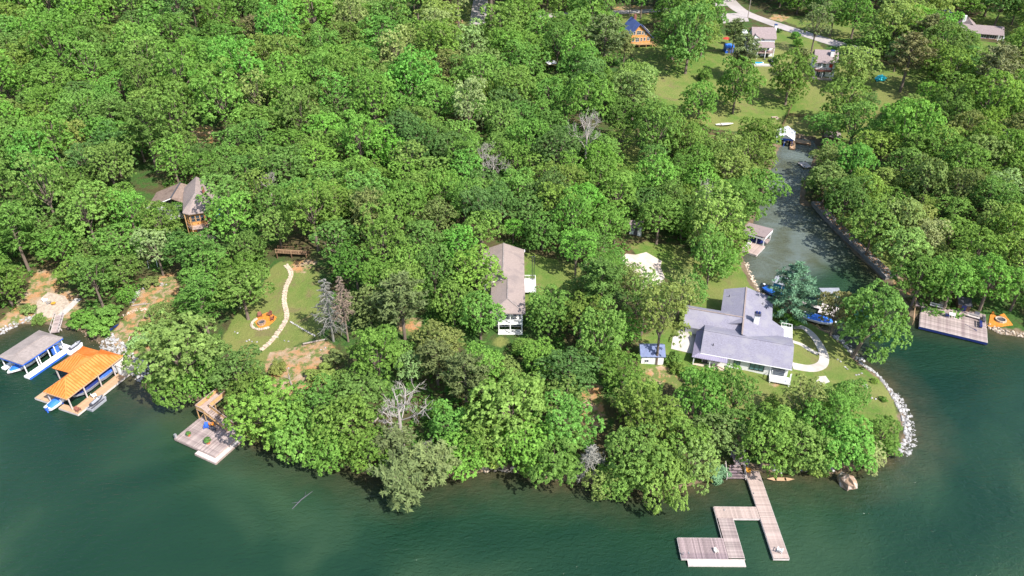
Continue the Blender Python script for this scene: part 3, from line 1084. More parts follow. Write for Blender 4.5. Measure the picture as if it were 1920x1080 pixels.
for u in (12.6, 15, 17.4):
    post(h, u, -2.3, 4.2, 7.75, 'white', .16)
d = MB().bx(14, 15.6, .44, .5, 7.95, 10.0).build('door', M['glass'], h)
MB().bx(14.75, 14.85, .4, .44, 7.95, 10.0).build('frame', M['white'], d)
MB().bx(25.0, 26.1, -.15, -.03, 10.6, 10.75).build('gutter', M['white'], h)

# ---- bay fronted tan house in the wood on the hillside
p = G(376, 440)
h = house_root('house', 'tan roofed timber house with bay front rising out of the wood', 'house', p, 0, 19)
zb = p[2]
MB().prism([(-2.3, 4), (-2.3, 1.2), (-1.2, .2), (1.9, .2), (3.0, 1.2), (3.0, 4)], zb - 1.5, 12.0).build('wall', M['log_orange'], h)
MB().bx(-2.3, 4.2, 4, 15.5, zb - 1, 12.0).build('wall', M['log_orange'], h)
m = MB()
AP = (.6, 5.0, 14.9)
ev = [(-3.0, 15.8, 12.0), (-2.9, .9, 12.0), (-1.5, -.5, 12.0), (2.2, -.5, 12.0), (3.7, .9, 12.0), (4.8, 4.0, 11.9), (4.8, 15.8, 11.9)]
RB = (.8, 15.8, 14.9)
m.plate([ev[0], ev[1], AP, RB], .2)
for a, b in zip(ev[1:5], ev[2:6]):
    m.plate([a, b, AP], .2)
m.plate([ev[5], ev[6], RB, AP], .2)
r_ = m.build('roof', M['shingle_tan'], h)
for e in ev[1:5]:
    MB().bar((e[0], e[1], e[2] + .05), (AP[0], AP[1], AP[2] + .05), .16, .05).build('ridge_cap', M['shingle_grey'], r_)
for k, u in enumerate((-.75, .35, 1.45)):
    window(h, (u, .2, 10.3), .95, 1.7, S_, 'plank_honey', 'glass', 0, 1)
window(h, (2.45, .7, 10.3), 1.0, 1.7, -math.pi / 4, 'plank_honey', 'glass', 0, 1)
window(h, (-1.75, .7, 10.3), 1.0, 1.7, -3 * math.pi / 4, 'plank_honey', 'glass', 0, 1)
window(h, (.3, .2, 6.9), 1.8, 1.9, S_, 'plank_honey', 'glass', 1)
MB().prism([(-2.9, 1.2), (-1.4, -1.6), (2.1, -1.6), (3.4, .9), (3.0, 1.2), (1.9, .12), (-1.2, .12)], 8.15, 8.35).build('balcony', M['plank_pink'], h)
railing(h, [(-2.7, 1.0), (-1.35, -1.5), (2.05, -1.5), (3.3, .8)], 8.35, 'plank_pink', 1.0, .25)
for u, v in ((-1.3, -1.4), (2.0, -1.4), (-2.6, .8), (3.1, .7)):
    post(h, u, v, zb - 1.2, 11.6, 'plank_honey', .24)
MB().bx(4.2, 6.6, 2.0, 6.0, 8.0, 8.2).build('deck', M['plank_honey'], h)
railing(h, [(4.2, 2.05), (6.55, 2.05), (6.55, 6.0)], 8.2, 'white', 1.0)
MB().bx(4.2, 6.4, 4.2, 9.0, zb, 11.2).build('wall', M['blue_paint'], h)
MB().plate([(4.2, 3.8, 11.7), (6.8, 3.8, 11.2), (6.8, 9.2, 11.2), (4.2, 9.2, 11.7)], .15).build('roof', M['shingle_tan'], h)
MB().prism([(-2.6, -3.6), (3.6, -3.4), (4.2, -.4), (-2.6, -.2)], zb - 1.4, zb + .15).build('terrace', M['plank_pink'], h)
MB().cyl(2.6, 6.5, 13.5, 15.6, .35, 8).build('chimney', M['red_brown'], h)

# ---- brown roofed house beside it
q = W(337, 344, 12.8)
h = house_root('house', 'brown roofed house dappled by tree shade next to the bay fronted house', 'house', q, 0, -84)
zg = hz(q[0], q[1] - 4)
MB().bx(-.1, 8.6, -2.6, 5.8, zg - 1.5, 10.4).build('wall', M['grey_wall'], h)
m = MB()
m.plate([(-.5, -6.8, 10.3), (8.6, -6.6, 10.3), (8.9, 0, 12.8), (-.5, 0, 12.8)], .2)
m.plate([(8.9, 0, 12.8), (9.1, 3.0, 11.5), (-.6, 3.6, 11.3), (-.5, 0, 12.8)], .2)
r_ = m.build('roof', M['shingle_brown'], h)
MB().bar((-.5, 0, 12.86), (8.9, 0, 12.86), .35, .08).build('ridge_cap', M['charcoal'], r_)
MB().bx(-.1, 8.4, -6.2, -2.6, zg - 1.5, 10.1).build('wall', M['grey_wall'], h)
window(h, (8.6, 2.0, 8.6), 1.3, 1.2, 0, 'white', 'glass', 1)
MB().bar((9.0, -6.6, 10.3), (9.0, 0, 12.75), .08, .2).build('barge_board', M['white'], h)

# ---- timber house with the blue metal roof
p = (50.14, 318.61)
h = house_root('house', 'orange log house with blue metal roof and three rows of windows', 'house', p, 0, 8)
MB().bx(0, 8.2, .2, 12, 10.0, 15.4).build('wall', M['log_orange'], h)
MB().add([(0, .2, 15.4), (8.2, .2, 15.4), (3.3, .2, 19.9), (0, .5, 15.4), (8.2, .5, 15.4), (3.3, .5, 19.9)], [(0, 1, 2), (3, 5, 4), (1, 4, 5, 2), (0, 2, 5, 3)]).build('gable', M['log_orange'], h)
m = MB()
m.plate([(-1.5, -.5, 14.9), (3.1, -.5, 20.4), (2.7, 12.3, 20.4), (-1.7, 12.3, 15.4)], .22)
m.plate([(3.1, -.5, 20.4), (9.3, -.5, 14.6), (9.3, 12.3, 14.6), (2.7, 12.3, 20.4)], .22)
r_ = m.build('roof', M['metal_blue'], h)
for k in range(15):
    v = -.4 + k * .9
    MB().bar((-1.5, v, 15.05), (3.05, v, 20.48), .05, .05).build('seam', M['metal_blue'], r_)
MB().plate([(5.2, 1.5, 19.1), (8.0, 1.5, 16.6), (8.0, 5.0, 16.6), (5.2, 5.0, 19.1)], .1).build('skylight', M['white'], r_)
MB().bx(3.0, 4.0, 8.6, 9.6, 19, 21.9).build('chimney', M['red_brown'], h)
for u, z, w_, h_ in ((1.1, 16.6, .9, 1.3), (3.0, 16.7, 1.8, 1.5), (4.7, 16.6, .8, 1.3), (6.0, 16.3, .9, 1.3), (.8, 13.8, .8, 1.4), (2.6, 13.8, 1.5, 1.6), (4.3, 13.9, .8, 1.3), (5.7, 14.0, .8, 1.3), (7.3, 14.1, 1.2, 1.3)):
    window(h, (u, .2, z), w_, h_, S_, 'cream', 'glass', 1 if w_ > 1 else 0, 1, .12)
MB().bx(-.3, 9.0, -2.0, .2, 12.2, 12.45).build('deck', M['plank_honey'], h)
railing(h, [(-.2, -.0), (-.2, -1.9), (8.9, -1.9)], 12.45, 'plank_honey', .95, .3)
for u in (0, 3, 6, 8.8):
    post(h, u, -1.8, 10.2, 12.2, 'plank_honey', .22)
MB().bx(.3, 7.8, .1, .16, 10.4, 12.0).build('basement_wall', M['charcoal'], h)
st = MB()
for k in range(8):
    st.bx(9.0 + k * .3, 9.35 + k * .3, -1.9, -.8, 12.2 - k * .26, 12.28 - k * .26)
st.bar((9.0, -1.9, 13.3), (11.5, -1.9, 11.2), .08, .1)
st.build('stair', M['plank_honey'], h)
MB().bx(-6.5, -.2, 5, 10, 10.5, 13.6).build('wall', M['cream'], h)
MB().plate([(-7, 4.6, 13.7), (.1, 4.6, 13.7), (.1, 10.4, 14.9), (-7, 10.4, 14.9)], .2).build('roof', M['metal_blue'], h)

# ---- white three storey house with the pool
p = (95.7, 297.33)
h = house_root('house', 'tall white house with covered deck above a blue pool', 'house', p, 0, -5)
MB().bx(1.0, 9.6, 10, 19, 9.2, 18.0).build('wall', M['white'], h)
MB().bx(-.6, 1.0, 10, 18, 9.4, 15.8).build('wall', M['white'], h)
rect_gable(h, 1.0, 9.6, 10, 19, 18.0, 21.0, 'u', M['shingle_far'], .5, .2, M['white'])
m = MB()
m.plate([(-.9, 9.5, 16.0), (1.7, 9.5, 19.2), (1.7, 15, 19.4), (-.9, 15, 16.2)], .15)
m.plate([(1.7, 9.5, 19.2), (3.6, 9.5, 17.9), (3.6, 15, 18.4), (1.7, 15, 19.4)], .15)
m.build('roof', M['shingle_far'], h)
MB().add([(-.6, 9.7, 15.9), (3.4, 9.7, 17.7), (1.7, 9.7, 18.95), (-.6, 10, 15.9), (3.4, 10, 17.7), (1.7, 10, 18.95)], [(0, 1, 2), (5, 4, 3), (0, 2, 5, 3), (1, 4, 5, 2)]).build('gable', M['white'], h)
window(h, (1.5, 9.68, 17.0), .9, .9, S_, 'white', 'glass')
window(h, (5.0, 10, 17.2), .8, .8, S_, 'white', 'glass')
MB().plate([(2.6, 6.6, 15.0), (9.4, 6.6, 15.0), (9.4, 10, 16.4), (3.4, 10, 16.4)], .15).build('porch_roof', M['shingle_far'], h)
MB().bx(1.6, 9.5, 6.8, 10, 12.6, 12.85).build('deck', M['plank_pink'], h)
railing(h, [(1.7, 9.8), (1.7, 6.9), (9.4, 6.9), (9.4, 9.8)], 12.85, 'red_brown', .95, .4)
for u in (2.8, 6, 9.2):
    post(h, u, 6.9, 9.4, 14.9, 'white', .22)
for u in (4, 7):
    window(h, (u, 10, 14.0), 1.9, 1.7, S_, 'blue_paint', 'glass', 1)
    window(h, (u, 10, 10.9), 1.9, 2.0, S_, 'white', 'glass', 1)
c_ = MB().bx(9.6, 10.5, 14.2, 15.4, 9.4, 21.9).build('chimney', M['white'], h)
MB().bx(9.5, 10.6, 14.1, 15.5, 21.9, 22.2).build('cap', M['navy'], c_)
MB().bx(.4, 8.6, -.4, 10, 8.2, 9.82).build('patio', M['concrete'], h)
po = thing('swimming_pool', 'blue oval pool set in the patio of the white house', 'pool', (*foot(p, -5, 2.6, 3.3), 9.84), math.radians(-5))
ring = [(2.2 * math.cos(a), 1.9 * math.sin(a)) for a in np.arange(0, 6.28, .3)]
MB().prism(ring, -.6, .12).build('water', M['pool_water'], po)
m = MB()
for a, b in zip(ring, ring[1:] + ring[:1]):
    m.bar((a[0] * 1.08, a[1] * 1.08, .1), (b[0] * 1.08, b[1] * 1.08, .1), .25, .2)
m.build('rim', M['white'], po)
for k, (u, v) in enumerate(((6.2, 6.3), (7.4, 4.5))):
    c = thing('patio_chair', ('dark patio chair beside the pool near the house wall', 'dark patio chair beside the pool near the patio corner')[k], 'chair', (*foot(p, -5, u, v), 9.83), 1.0 + k)
    MB().bx(-.4, .4, -.4, .4, .4, .5).build('seat', M['charcoal'], c)
    MB().bx(-.4, .4, .34, .44, .5, 1.2).build('backrest', M['charcoal'], c)
    for sx in (-.35, .35):
        for sy in (-.35, .35):
            post(c, sx, sy, 0, .4, 'charcoal', .07, 'leg')
MB().bx(7.9, 8.5, .3, 6.0, 9.8, 10.9).build('garden_wall', M['charcoal'], h)

# ---- tan roofed white house to its right
p = (117.34, 286.94)
h = house_root('house', 'white house with tan roof and white chimney next to the willow like tree', 'house', p, 0, -12)
MB().bx(-.6, 7, .4, 10, 7.2, 14.2).build('wall', M['white'], h)
rect_gable(h, -.6, 7.2, .4, 10, 14.2, 17.5, 'u', M['shingle_far'], .5, .2, M['white'])
c_ = MB().bx(4.6, 5.8, 2.6, 3.8, 12, 17.8).build('chimney', M['white_brick'], h)
MB().bx(4.5, 5.9, 2.5, 3.9, 17.8, 18.0).build('cap', M['navy'], c_)
MB().bx(-.6, 5.6, -1.6, .4, 11.0, 11.3).build('balcony', M['red_brown'], h)
railing(h, [(-.5, .2), (-.5, -1.5), (5.5, -1.5), (5.5, .2)], 11.3, 'red_brown', .95, .3)
for u in (1.0, 2.8):
    window(h, (u, .4, 12.9), 1.2, 1.4, S_, 'white', 'glass', 1, 1)
for u in (1.2, 3.0):
    window(h, (u, .4, 9.7), 1.4, 2.0, S_, 'white', 'glass', 1)
for u in (-.4, 2.4, 5.4):
    post(h, u, -1.4, 7.6, 11.0, 'white', .2)
MB().bx(4.6, 5.8, .3, .42, 12.2, 13.6).build('shutter', M['red'], h)
MB().bx(-1.2, 6.2, -2.8, .4, 6.6, 8.5).build('terrace', M['rock_tan'], h)

# ---- ranch house
p = (201.94, 334.13)
h = house_root('house', 'long single storey house with pinkish roof on the far lawn', 'house', p, 0, -20)
MB().bx(-4.5, 11.4, .3, 9.7, 9.6, 13.0).build('wall', M['cream'], h)
rect_gable(h, -4.5, 11.4, .3, 9.7, 13.0, 15.2, 'u', M['shingle_far'], .6, .2, M['log_orange'])
MB().bx(-4, 2.5, 9.7, 18, 9.6, 13.2).build('wall', M['cream'], h)
rect_gable(h, -4, 2.5, 5.0, 18, 13.2, 15.6, 'v', M['shingle_far'], .6, .2, M['cream'])
MB().bx(-3.4, -2.0, 12.5, 14, 13, 16.9).build('chimney', M['white'], h)
for u in (.6, 4.4, 7.6):
    window(h, (u, .3, 11.7), 1.9, 1.5, S_, 'white', 'glass', 1)
    for s_ in (-1.3, 1.3):
        MB().bx(u + s_ - .22, u + s_ + .22, .22, .3, 10.9, 12.5).build('shutter', M['dark'], h)
MB().bx(-4.4, 10, -.2, .3, 9.6, 10.7).build('brick_base', M['red_brown'], h)
MB().bx(9.6, 12.0, -1.4, .3, 9.4, 10.2).build('porch_floor', M['concrete'], h)
post(h, 11.8, -1.2, 10.2, 12.8, 'white', .5)
post(h, 9.8, -1.2, 10.2, 12.8, 'white', .3)

# ---- small buildings
def small_house(px, py, ang, w, d, hh, rise, wall, roof, label, name='shed', cat='shed', axis='u', win=True):
    p = G(px, py)
    s = thing(name, label, cat, p, math.radians(ang))
    MB().bx(-w / 2, w / 2, 0, d, -.6, hh).build('wall', M[wall], s)
    rect_gable(s, -w / 2, w / 2, 0, d, hh, hh + rise, axis, M[roof], .25, .1, M[wall])
    dd = MB().bx(-.5, .5, -.07, 0, 0, min(2.1, hh - .2)).build('door', M['charcoal'], s)
    MB().bx(.3, .38, -.12, -.07, .95, 1.1).build('handle', M['steel'], dd)
    if win and w > 2.6:
        window(s, (-w / 2 + .7, 0, hh * .6), .7, .7, S_, 'white', 'glass')
    HOUSES.append((p[0], p[1], 4))
    return s


for o in list(bpy.data.objects):                          # each house's empty stands at its ground
    if o.type == 'EMPTY' and o.parent is None and o.name.split('.')[0] in ('house', 'shed') and abs(o.location.z) < 1e-6:
        o.location.z = hz(o.location.x, o.location.y)
        for c_ in o.children:
            c_.location.z -= o.location.z
HOUSES = [(45, 124, 11), (40, 116, 10), (54, 121, 9), (48, 133, 9), (28.5, 120, 4.5), (-1, 134, 9), (-1, 145, 9), (-79, 172, 8), (-94, 180, 8), (53, 325, 10), (101, 311, 11), (121, 292, 8), (208, 337, 12), (202, 345, 9)]
small_house(1191, 441, -8, 3.0, 3.0, 2.5, 1.0, 'white', 'shingle_far', 'little white garden hut at the wood edge behind the pale patio')
small_house(1367, 100, 0, 3.2, 4, 2.6, .9, 'blue_paint', 'blue_tarp', 'small blue shed next to the red parasol')
small_house(1557, 272, -14, 5.0, 5.0, 2.9, .6, 'brown_wood', 'shingle_far', 'grey roofed shed half hidden by trees at the creek head')
small_house(1777, 37, 20, 5.2, 6, 2.4, 2.6, 'white', 'shed_roof', 'white barn with steep dark roof behind the far trees', 'barn', 'barn')

# ------------------------------------------------------------------ docks and boathouses
def seat(root, mat, w=.62, back=.85):
    """A slatted garden chair about 0.9 m tall: seat, backrest, arms, legs."""
    MB().plate([(-w / 2, -.35, .42), (w / 2, -.35, .42), (w / 2, .25, .34), (-w / 2, .25, .34)], .05).build('seat', M[mat], root)
    m = MB()
    m.add([(-w / 2, .22, .34), (w / 2, .22, .34), (w / 2, .5, .34 + back * .8), (-w / 2, .5, .34 + back * .8), (-w / 2, .27, .32), (w / 2, .27, .32), (w / 2, .55, .34 + back * .8), (-w / 2, .55, .34 + back * .8)],
          [(0, 1, 2, 3), (7, 6, 5, 4), (0, 4, 5, 1), (1, 5, 6, 2), (2, 6, 7, 3), (3, 7, 4, 0)])
    m.build('backrest', M[mat], root)
    for s in (-1, 1):
        MB().bx(s * (w / 2 + .06) - .06, s * (w / 2 + .06) + .06, -.4, .35, .6, .64).build('arm', M[mat], root)
        MB().bx(s * (w / 2 + .06) - .04, s * (w / 2 + .06) + .04, -.38, -.3, 0, .6).build('leg', M[mat], root)
        MB().bx(s * (w / 2 + .06) - .04, s * (w / 2 + .06) + .04, .2, .28, 0, .6).build('leg', M[mat], root)


def chair(label, mat, x, y, z, rz, w=.62, group=None, name='garden_chair'):
    c = thing(name, label, 'chair', (x, y, z), rz, group)
    seat(c, mat, w)
    return c


def boat(label, x, y, z, rz, L=6.2, B=2.3, hull='white_gel', cover='navy', motor='charcoal', name='motorboat', covered=True):
    t = thing(name, label, 'boat', (x, y, z), rz)
    rings = []
    for f, bw, keel, top in ((0, .86, .12, .95), (.2, .98, .03, .95), (.5, 1, 0, .98), (.75, .82, .12, 1.05), (.92, .38, .45, 1.15), (1, .04, .9, 1.2)):
        xx = -L / 2 + L * f
        hb = B / 2 * bw
        rings.append([(xx, -hb, top), (xx, -hb * .8, keel + .3), (xx, 0, keel), (xx, hb * .8, keel + .3), (xx, hb, top)])
    MB().loft(rings).build('hull', M[hull], t)
    m = MB()
    rs = []
    for f, bw, top, ht in ((.04, .8, .97, .25), (.3, .9, 1.0, .55), (.55, .9, 1.02, .6), (.8, .66, 1.1, .2), (.93, .25, 1.18, .05)):
        xx = -L / 2 + L * f
        hb = B / 2 * bw
        rs.append([(xx, -hb, top - .02), (xx, -hb * .5, top + ht * .8), (xx, 0, top + ht), (xx, hb * .5, top + ht * .8), (xx, hb, top - .02)])
    m.loft(rs).build('cover' if covered else 'canopy', M[cover], t)
    mo = MB().bx(-L / 2 - .45, -L / 2, -.22, .22, .55, 1.35).bx(-L / 2 - .35, -L / 2 - .15, -.1, .1, -.1, .6).build('motor', M[motor], t)
    MB().bx(-L / 2 - .5, -L / 2 + .02, -.24, .24, 1.35, 1.5).build('cowl', M['white_gel'], mo)
    return t


def jet_ski(label, x, y, z, rz):
    t = thing('jet_ski', label, 'jet ski', (x, y, z), rz)
    rings = []
    for f, bw, k, top in ((0, .8, .1, .5), (.4, 1, .05, .5), (.75, .8, .1, .6), (1, .08, .45, .7)):
        xx, hb = -1.5 + 3.0 * f, .58 * bw
        rings.append([(xx, -hb, top), (xx, 0, k), (xx, hb, top)])
    MB().loft(rings).build('hull', M['charcoal'], t)
    MB().loft([[(-1.2, -.3, .48), (-1.2, 0, .85), (-1.2, .3, .48)], [(0, -.3, .5), (0, 0, .9), (0, .3, .5)], [(.4, -.35, .55), (.4, 0, 1.05), (.4, .35, .55)], [(1.3, -.1, .62), (1.3, 0, .72), (1.3, .1, .62)]]).build('seat', M['grey_plastic'], t)
    MB().bar((.35, -.45, 1.1), (.35, .45, 1.1), .07).build('handlebar', M['dark'], t)
    return t


def plant_pot(label, x, y, z, s):
    t = thing('potted_plant', label, 'potted plant', (x, y, z))
    MB().cyl(0, 0, 0, .42 * s, .24 * s, 10, .32 * s).build('pot', M['terracotta'], t)
    R = np.random.RandomState(int(s * 100))
    n = 90
    d = rdir(R, n)
    d[:, 2] = np.abs(d[:, 2])
    me = leaf_mesh('foliage', d * .45 * s + np.array((0, 0, .6 * s)), d + .3, rdir(R, n), np.tile(np.array([[.17, .08]]) * s, (n, 1)), R.uniform(.2, .8, n), M['leaf'])
    f = link('foliage', me, t)
    f.color = (.045, .12, .03, 1)


# ---- the plank dock of three platforms
O, A = (40.73, 73.74), 89.4
d = thing('dock', 'grey plank dock of joined platforms shaped like a hook reaching into the lake', 'dock', (*O, 0), math.radians(A))
planks(d, .1, 18.1, -2.45, -.05, .62, 'v', .21, 'plank_pink')
planks(d, 7.75, 10.1, 0, 7.1, .62, 'u', .235, 'plank_pink')
planks(d, .05, 7.7, 4.5, 6.95, .62, 'v', .22, 'plank_grey')
planks(d, -.1, 3.75, 7.0, 14.25, .62, 'u', .22, 'plank_purple')
planks(d, -1.1, -.15, 4.5, 13.4, .36, 'v', .24, 'plank_white')


def fascia(root, loop, z0, z1, mat='plank_white', w=.06):
    m = MB()
    for a, b in zip(loop, loop[1:]):
        m.bar((*a, (z0 + z1) / 2), (*b, (z0 + z1) / 2), w, z1 - z0)
    return m


for loop in ([(0, .0), (0, -2.5)], [(.05, -2.52), (18, -2.52)], [(.1, -.02), (7.7, -.02)], [(10.15, -.02), (17.3, -.02)], [(7.7, .05), (7.7, 4.45)], [(10.16, .05), (10.16, 7.1)], [(10.1, 7.16), (3.8, 7.16)], [(.1, 4.44), (7.6, 4.44)],
             [(-.13, 4.4), (-.13, 14.3)], [(-.1, 14.32), (3.75, 14.32)], [(3.81, 14.25), (3.81, 7.2)], [(-1.14, 4.45), (-1.14, 13.4)]):
    low = loop[0][0] < -1
    fascia(d, loop, .05 if low else .22, .31 if low else .57).build('fascia', M['plank_white'], d)
for u, v in ((.4, -.3), (.4, -2.2), (6, -.3), (6, -2.2), (12, -.3), (12, -2.2), (16.5, -2.2), (9.8, 6.8), (5, 6.7), (.4, 6.5), (.4, 10), (.4, 13.9), (3.5, 13.9)):
    MB().cyl(u, v, -2.6, .55, .13, 8).build('pile', M['brown_wood'], d)
for k, v in enumerate((13.9, 14.05)):
    MB().bar((.5 + k * .0, v, .6), (.5, v, 1.35), .06).build('ladder_rail', M['steel'], d)
for u, v in ((1.2, 9.0), (.9, 13.0), (9.4, 5.5), (13.0, -.3)):
    MB().bx(u - .16, u + .16, v - .05, v + .05, .63, .72).build('cleat', M['steel'], d)
x, y = foot(O, A, 1.25, -1.3)
chair('white plastic chair alone at the lake end of the long walkway', 'white', x, y, .64, 2.6)
x, y = foot(O, A, 1.2, 8.7)
chair('low pale folded chair lying on the dark dock platform', 'cream', x, y, .64, .3, .5).scale = (.8, .8, .5)
x, y = foot(O, A, 17.7, -.55)
chair('amber garden chair where the long walkway meets the shore', 'amber', x, y, .64, math.radians(A) - .4, .7)
st = thing('boarding_stair', 'wide weathered timber steps coming down the bank beside the walkway', 'stairs', (*foot(O, A, 16.3, .1), .3), math.radians(A))
for k in range(5):
    MB().bx(.1 + k * .42, .55 + k * .42, .1 + k * .15, 3.4 - k * .2, .18 + k * .26, .26 + k * .26).build('tread', M['plank_purple'], st)
for v in (.1, 3.4):
    MB().bar((0, v, 0), (2.2, v, 1.4), .08, .2).build('stringer', M['plank_white'], st)
    MB().bar((0, v, .95), (2.2, v, 2.3), .07, .07).build('rail', M['plank_white'], st)
    for k in (0, 1.1, 2.1):
        post(st, k, v, k * .6, k * .62 + .95, 'plank_white', .09)
p = G(1389, 880)
b = thing('landing', 'small railed timber landing above the walkway dock', 'landing', p, .1)
MB().bx(-1.2, 1.2, 0, 2.4, 1.2, 1.3).build('floor', M['plank_purple'], b)
railing(b, [(-1.2, 0), (1.2, 0)], 1.3, 'grey_plastic', 1.0, .3)
railing(b, [(-1.2, 2.3), (1.2, 2.3)], 1.3, 'grey_plastic', 1.0, .3)
for u in (-1.15, 1.15):
    for v in (.05, 2.35):
        post(b, u, v, -.6, 1.2, 'grey_plastic', .12)
p = W(1587, 906, .3)
r = random.Random(3)
MB().blob((0, 0, .4), 1.25, 1.8, 1.35, r, 10, 6, .24).build('boulder', M['rock_brown'], None, False, (p[0], p[1], .2), .5)
tag(bpy.data.objects['boulder'], 'huge brown and white boulder standing in the water off the shore', 'boulder')
p = W(1463, 900, .15)
k = thing('canoe', 'faded tan canoe lying along the shore below the rocks', 'canoe', (p[0], p[1], -.05), -.02)
MB().loft([[(-2.4, 0, .5), (-2.4, 0, .45), (-2.4, 0, .5)], [(-1.2, -.38, .42), (-1.2, 0, .05), (-1.2, .38, .42)], [(1.2, -.38, .42), (1.2, 0, .05), (1.2, .38, .42)], [(2.4, 0, .5), (2.4, 0, .45), (2.4, 0, .5)]]).build('hull', M['plank_tan'], k)
MB().bx(-1.0, -.7, -.33, .33, .36, .42).build('seat', M['plank_tan'], k)
MB().bx(.7, 1.0, -.33, .33, .36, .42).build('seat', M['plank_tan'], k)

# ---- the square dock with the stair
O, A = (-62.37, 99.69), -27.0
d = thing('dock', 'square pinkish plank dock with a timber stair beside the wooded shore', 'dock', (*O, 0), math.radians(A))
planks(d, 0, 10.2, 0, 7.4, .72, 'v', .24, 'plank_grey')
planks(d, 10.25, 11.1, -.3, 7.0, .42, 'u', .28, 'plank_white')
planks(d, 6.0, 11.1, -.9, -.05, .42, 'u', .28, 'plank_white')
for loop, z in (([(0, -.05), (10.2, -.05)], .66), ([(10.22, 0), (10.22, 7.4)], .66), ([(-.05, 0), (-.05, 7.4)], .66), ([(11.13, -.9), (11.13, 7.0)], .36), ([(6, -.94), (11.1, -.94)], .36)):
    fascia(d, loop, z - .4, z).build('fascia', M['plank_pink'], d)
for u, v in ((.3, .2), (3.6, .2), (7, .3), (9.9, .3), (.3, 7), (5, 7), (9.9, 7)):
    MB().cyl(u, v, -2.6, .62, .14, 8).build('pile', M['brown_wood'], d)
MB().bx(-.15, .25, .1, .5, .72, 1.5).build('mooring_post', M['steel'], d)
st = thing('deck_stair', 'honey coloured timber stair with landing rising from the square dock to the bank', 'stairs', (*foot(O, A, 0, 0), .72), math.radians(A))
# flight runs from its foot at (8.3,6.6) up to the landing at (1.7,6.7)
for k in range(13):
    u = 7.6 - k * .42
    MB().bx(u - .46, u, 5.9, 7.3, .18 * (k + 1) - .05, .18 * (k + 1)).build('tread', M['plank_pink'], st)
for v in (5.85, 7.35):
    MB().bar((7.6, v, .0), (2.1, v, 2.35), .08, .28).build('stringer', M['plank_honey'], st)
    MB().bar((7.7, v, .95), (2.0, v, 3.4), .12, .1).build('handrail', M['plank_pink'], st)
    MB().bar((7.7, v, .5), (2.0, v, 2.95), .05, .08).build('rail', M['plank_honey'], st)
    for k in range(5):
        u = 7.5 - k * 1.35
        post(st, u, v, max(0, (7.6 - u) * .43 - .1), (7.6 - u) * .43 + .98, 'plank_honey', .1)
MB().bx(.1, 2.1, 5.85, 11.5, 2.28, 2.4).build('landing', M['plank_pink'], st)
for a, b in (((.1, 5.9), (.1, 11.4)), ((.1, 5.9), (2.0, 5.9)), ((2.05, 7.45), (2.05, 11.4))):
    MB().bar((*a, 3.4), (*b, 3.4), .14, .09).build('handrail', M['plank_pink'], st)
    m = MB()
    m.bar((*a, 2.9), (*b, 2.9), .04, .9)
    m.build('side_board', M['plank_honey'], st)
for u, v in ((.15, 5.95), (2.0, 5.95), (.15, 8.6), (2.0, 8.6), (.15, 11.3), (2.0, 11.3)):
    post(st, u, v, -1.6, 3.4, 'plank_honey', .14)
MB().bar((.2, 6, .1), (2.0, 6, 2.2), .07, .12).build('brace', M['plank_honey'], st)
MB().bx(9.2, 10.1, 5.4, 7.3, 0, .5).build('bench_box', M['plank_pink'], st)
x, y = foot(O, A, 3.3, 4.7)
chair('blue garden chair on the square dock beside the stair', 'blue_paint', x, y, .74, math.radians(A) + .6, .7)
x, y = foot(O, A, 4.7, 4.8)
t = thing('deck_bench', 'dark grey bench under the stair flight on the square dock', 'bench', (x, y, .74), math.radians(A) - .1)
MB().bx(-.8, .8, -.25, .25, .4, .47).build('seat', M['charcoal'], t)
MB().bx(-.8, .8, .2, .26, .47, .9).build('backrest', M['charcoal'], t)
for u in (-.7, .7):
    MB().bx(u - .05, u + .05, -.22, .22, 0, .4).build('leg', M['charcoal'], t)
x, y = foot(O, A, 3.9, 5.5)
chair('orange wooden chair under the stair of the square dock', 'orange_paint', x, y, .74, math.radians(A) + 2.6, .6)
x, y = foot(O, A, 1.94, 1.7)
plant_pot('small potted plant near the outer corner of the square dock', x, y, .73, 1.0)
x, y = foot(O, A, 6.6, 1.9)
plant_pot('larger potted plant in a red pot midway on the square dock', x, y, .73, 1.35)

# ---- grey roofed boathouse
O, A = (-95.8, 126.54), -112.2
d = thing('boathouse', 'white boathouse with pinkish grey shingle roof', 'boathouse', (*O, 0), math.radians(A))
m = MB()
m.plate([(-.2, .1, 3.55), (9.6, .1, 3.55), (8.2, -3.2, 4.15), (1.4, -3.2, 4.15)], .2)
m.plate([(-.2, -6.8, 3.55), (9.6, -6.8, 3.55), (8.2, -3.2, 4.15), (1.4, -3.2, 4.15)], .2)
m.plate([(-.2, .1, 3.55), (1.4, -3.2, 4.15), (-.2, -6.8, 3.55)], .2)
m.plate([(9.6, .1, 3.55), (8.2, -3.2, 4.15), (9.6, -6.8, 3.55)], .2)
r_ = m.build('roof', M['shingle_grey'], d)
for a, b in (((1.4, -3.2, 4.2), (8.2, -3.2, 4.2)), ((-.2, .1, 3.6), (1.4, -3.2, 4.2)), ((9.6, .1, 3.6), (8.2, -3.2, 4.2))):
    MB().bar(a, b, .22, .05).build('ridge_cap', M['shingle_grey'], r_)
fascia(d, [(-.2, .08), (9.6, .08), (9.6, -6.8), (-.2, -6.8), (-.2, .08)], 3.1, 3.34).build('beam', M['blue_paint'], d)
MB().bx(-1.2, 9.9, -.5, 1.15, .1, .55).build('deck', M['white'], d)
MB().bx(-1.2, 0, -7.0, -.5, .1, .55).build('deck', M['white'], d)
MB().bx(-.4, 9.7, -7.3, -6.3, .1, .55).build('deck', M['white'], d)
fascia(d, [(9.92, 1.18), (-1.2, 1.18)], .05, .5).build('dock_bumper', M['blue_paint'], d)
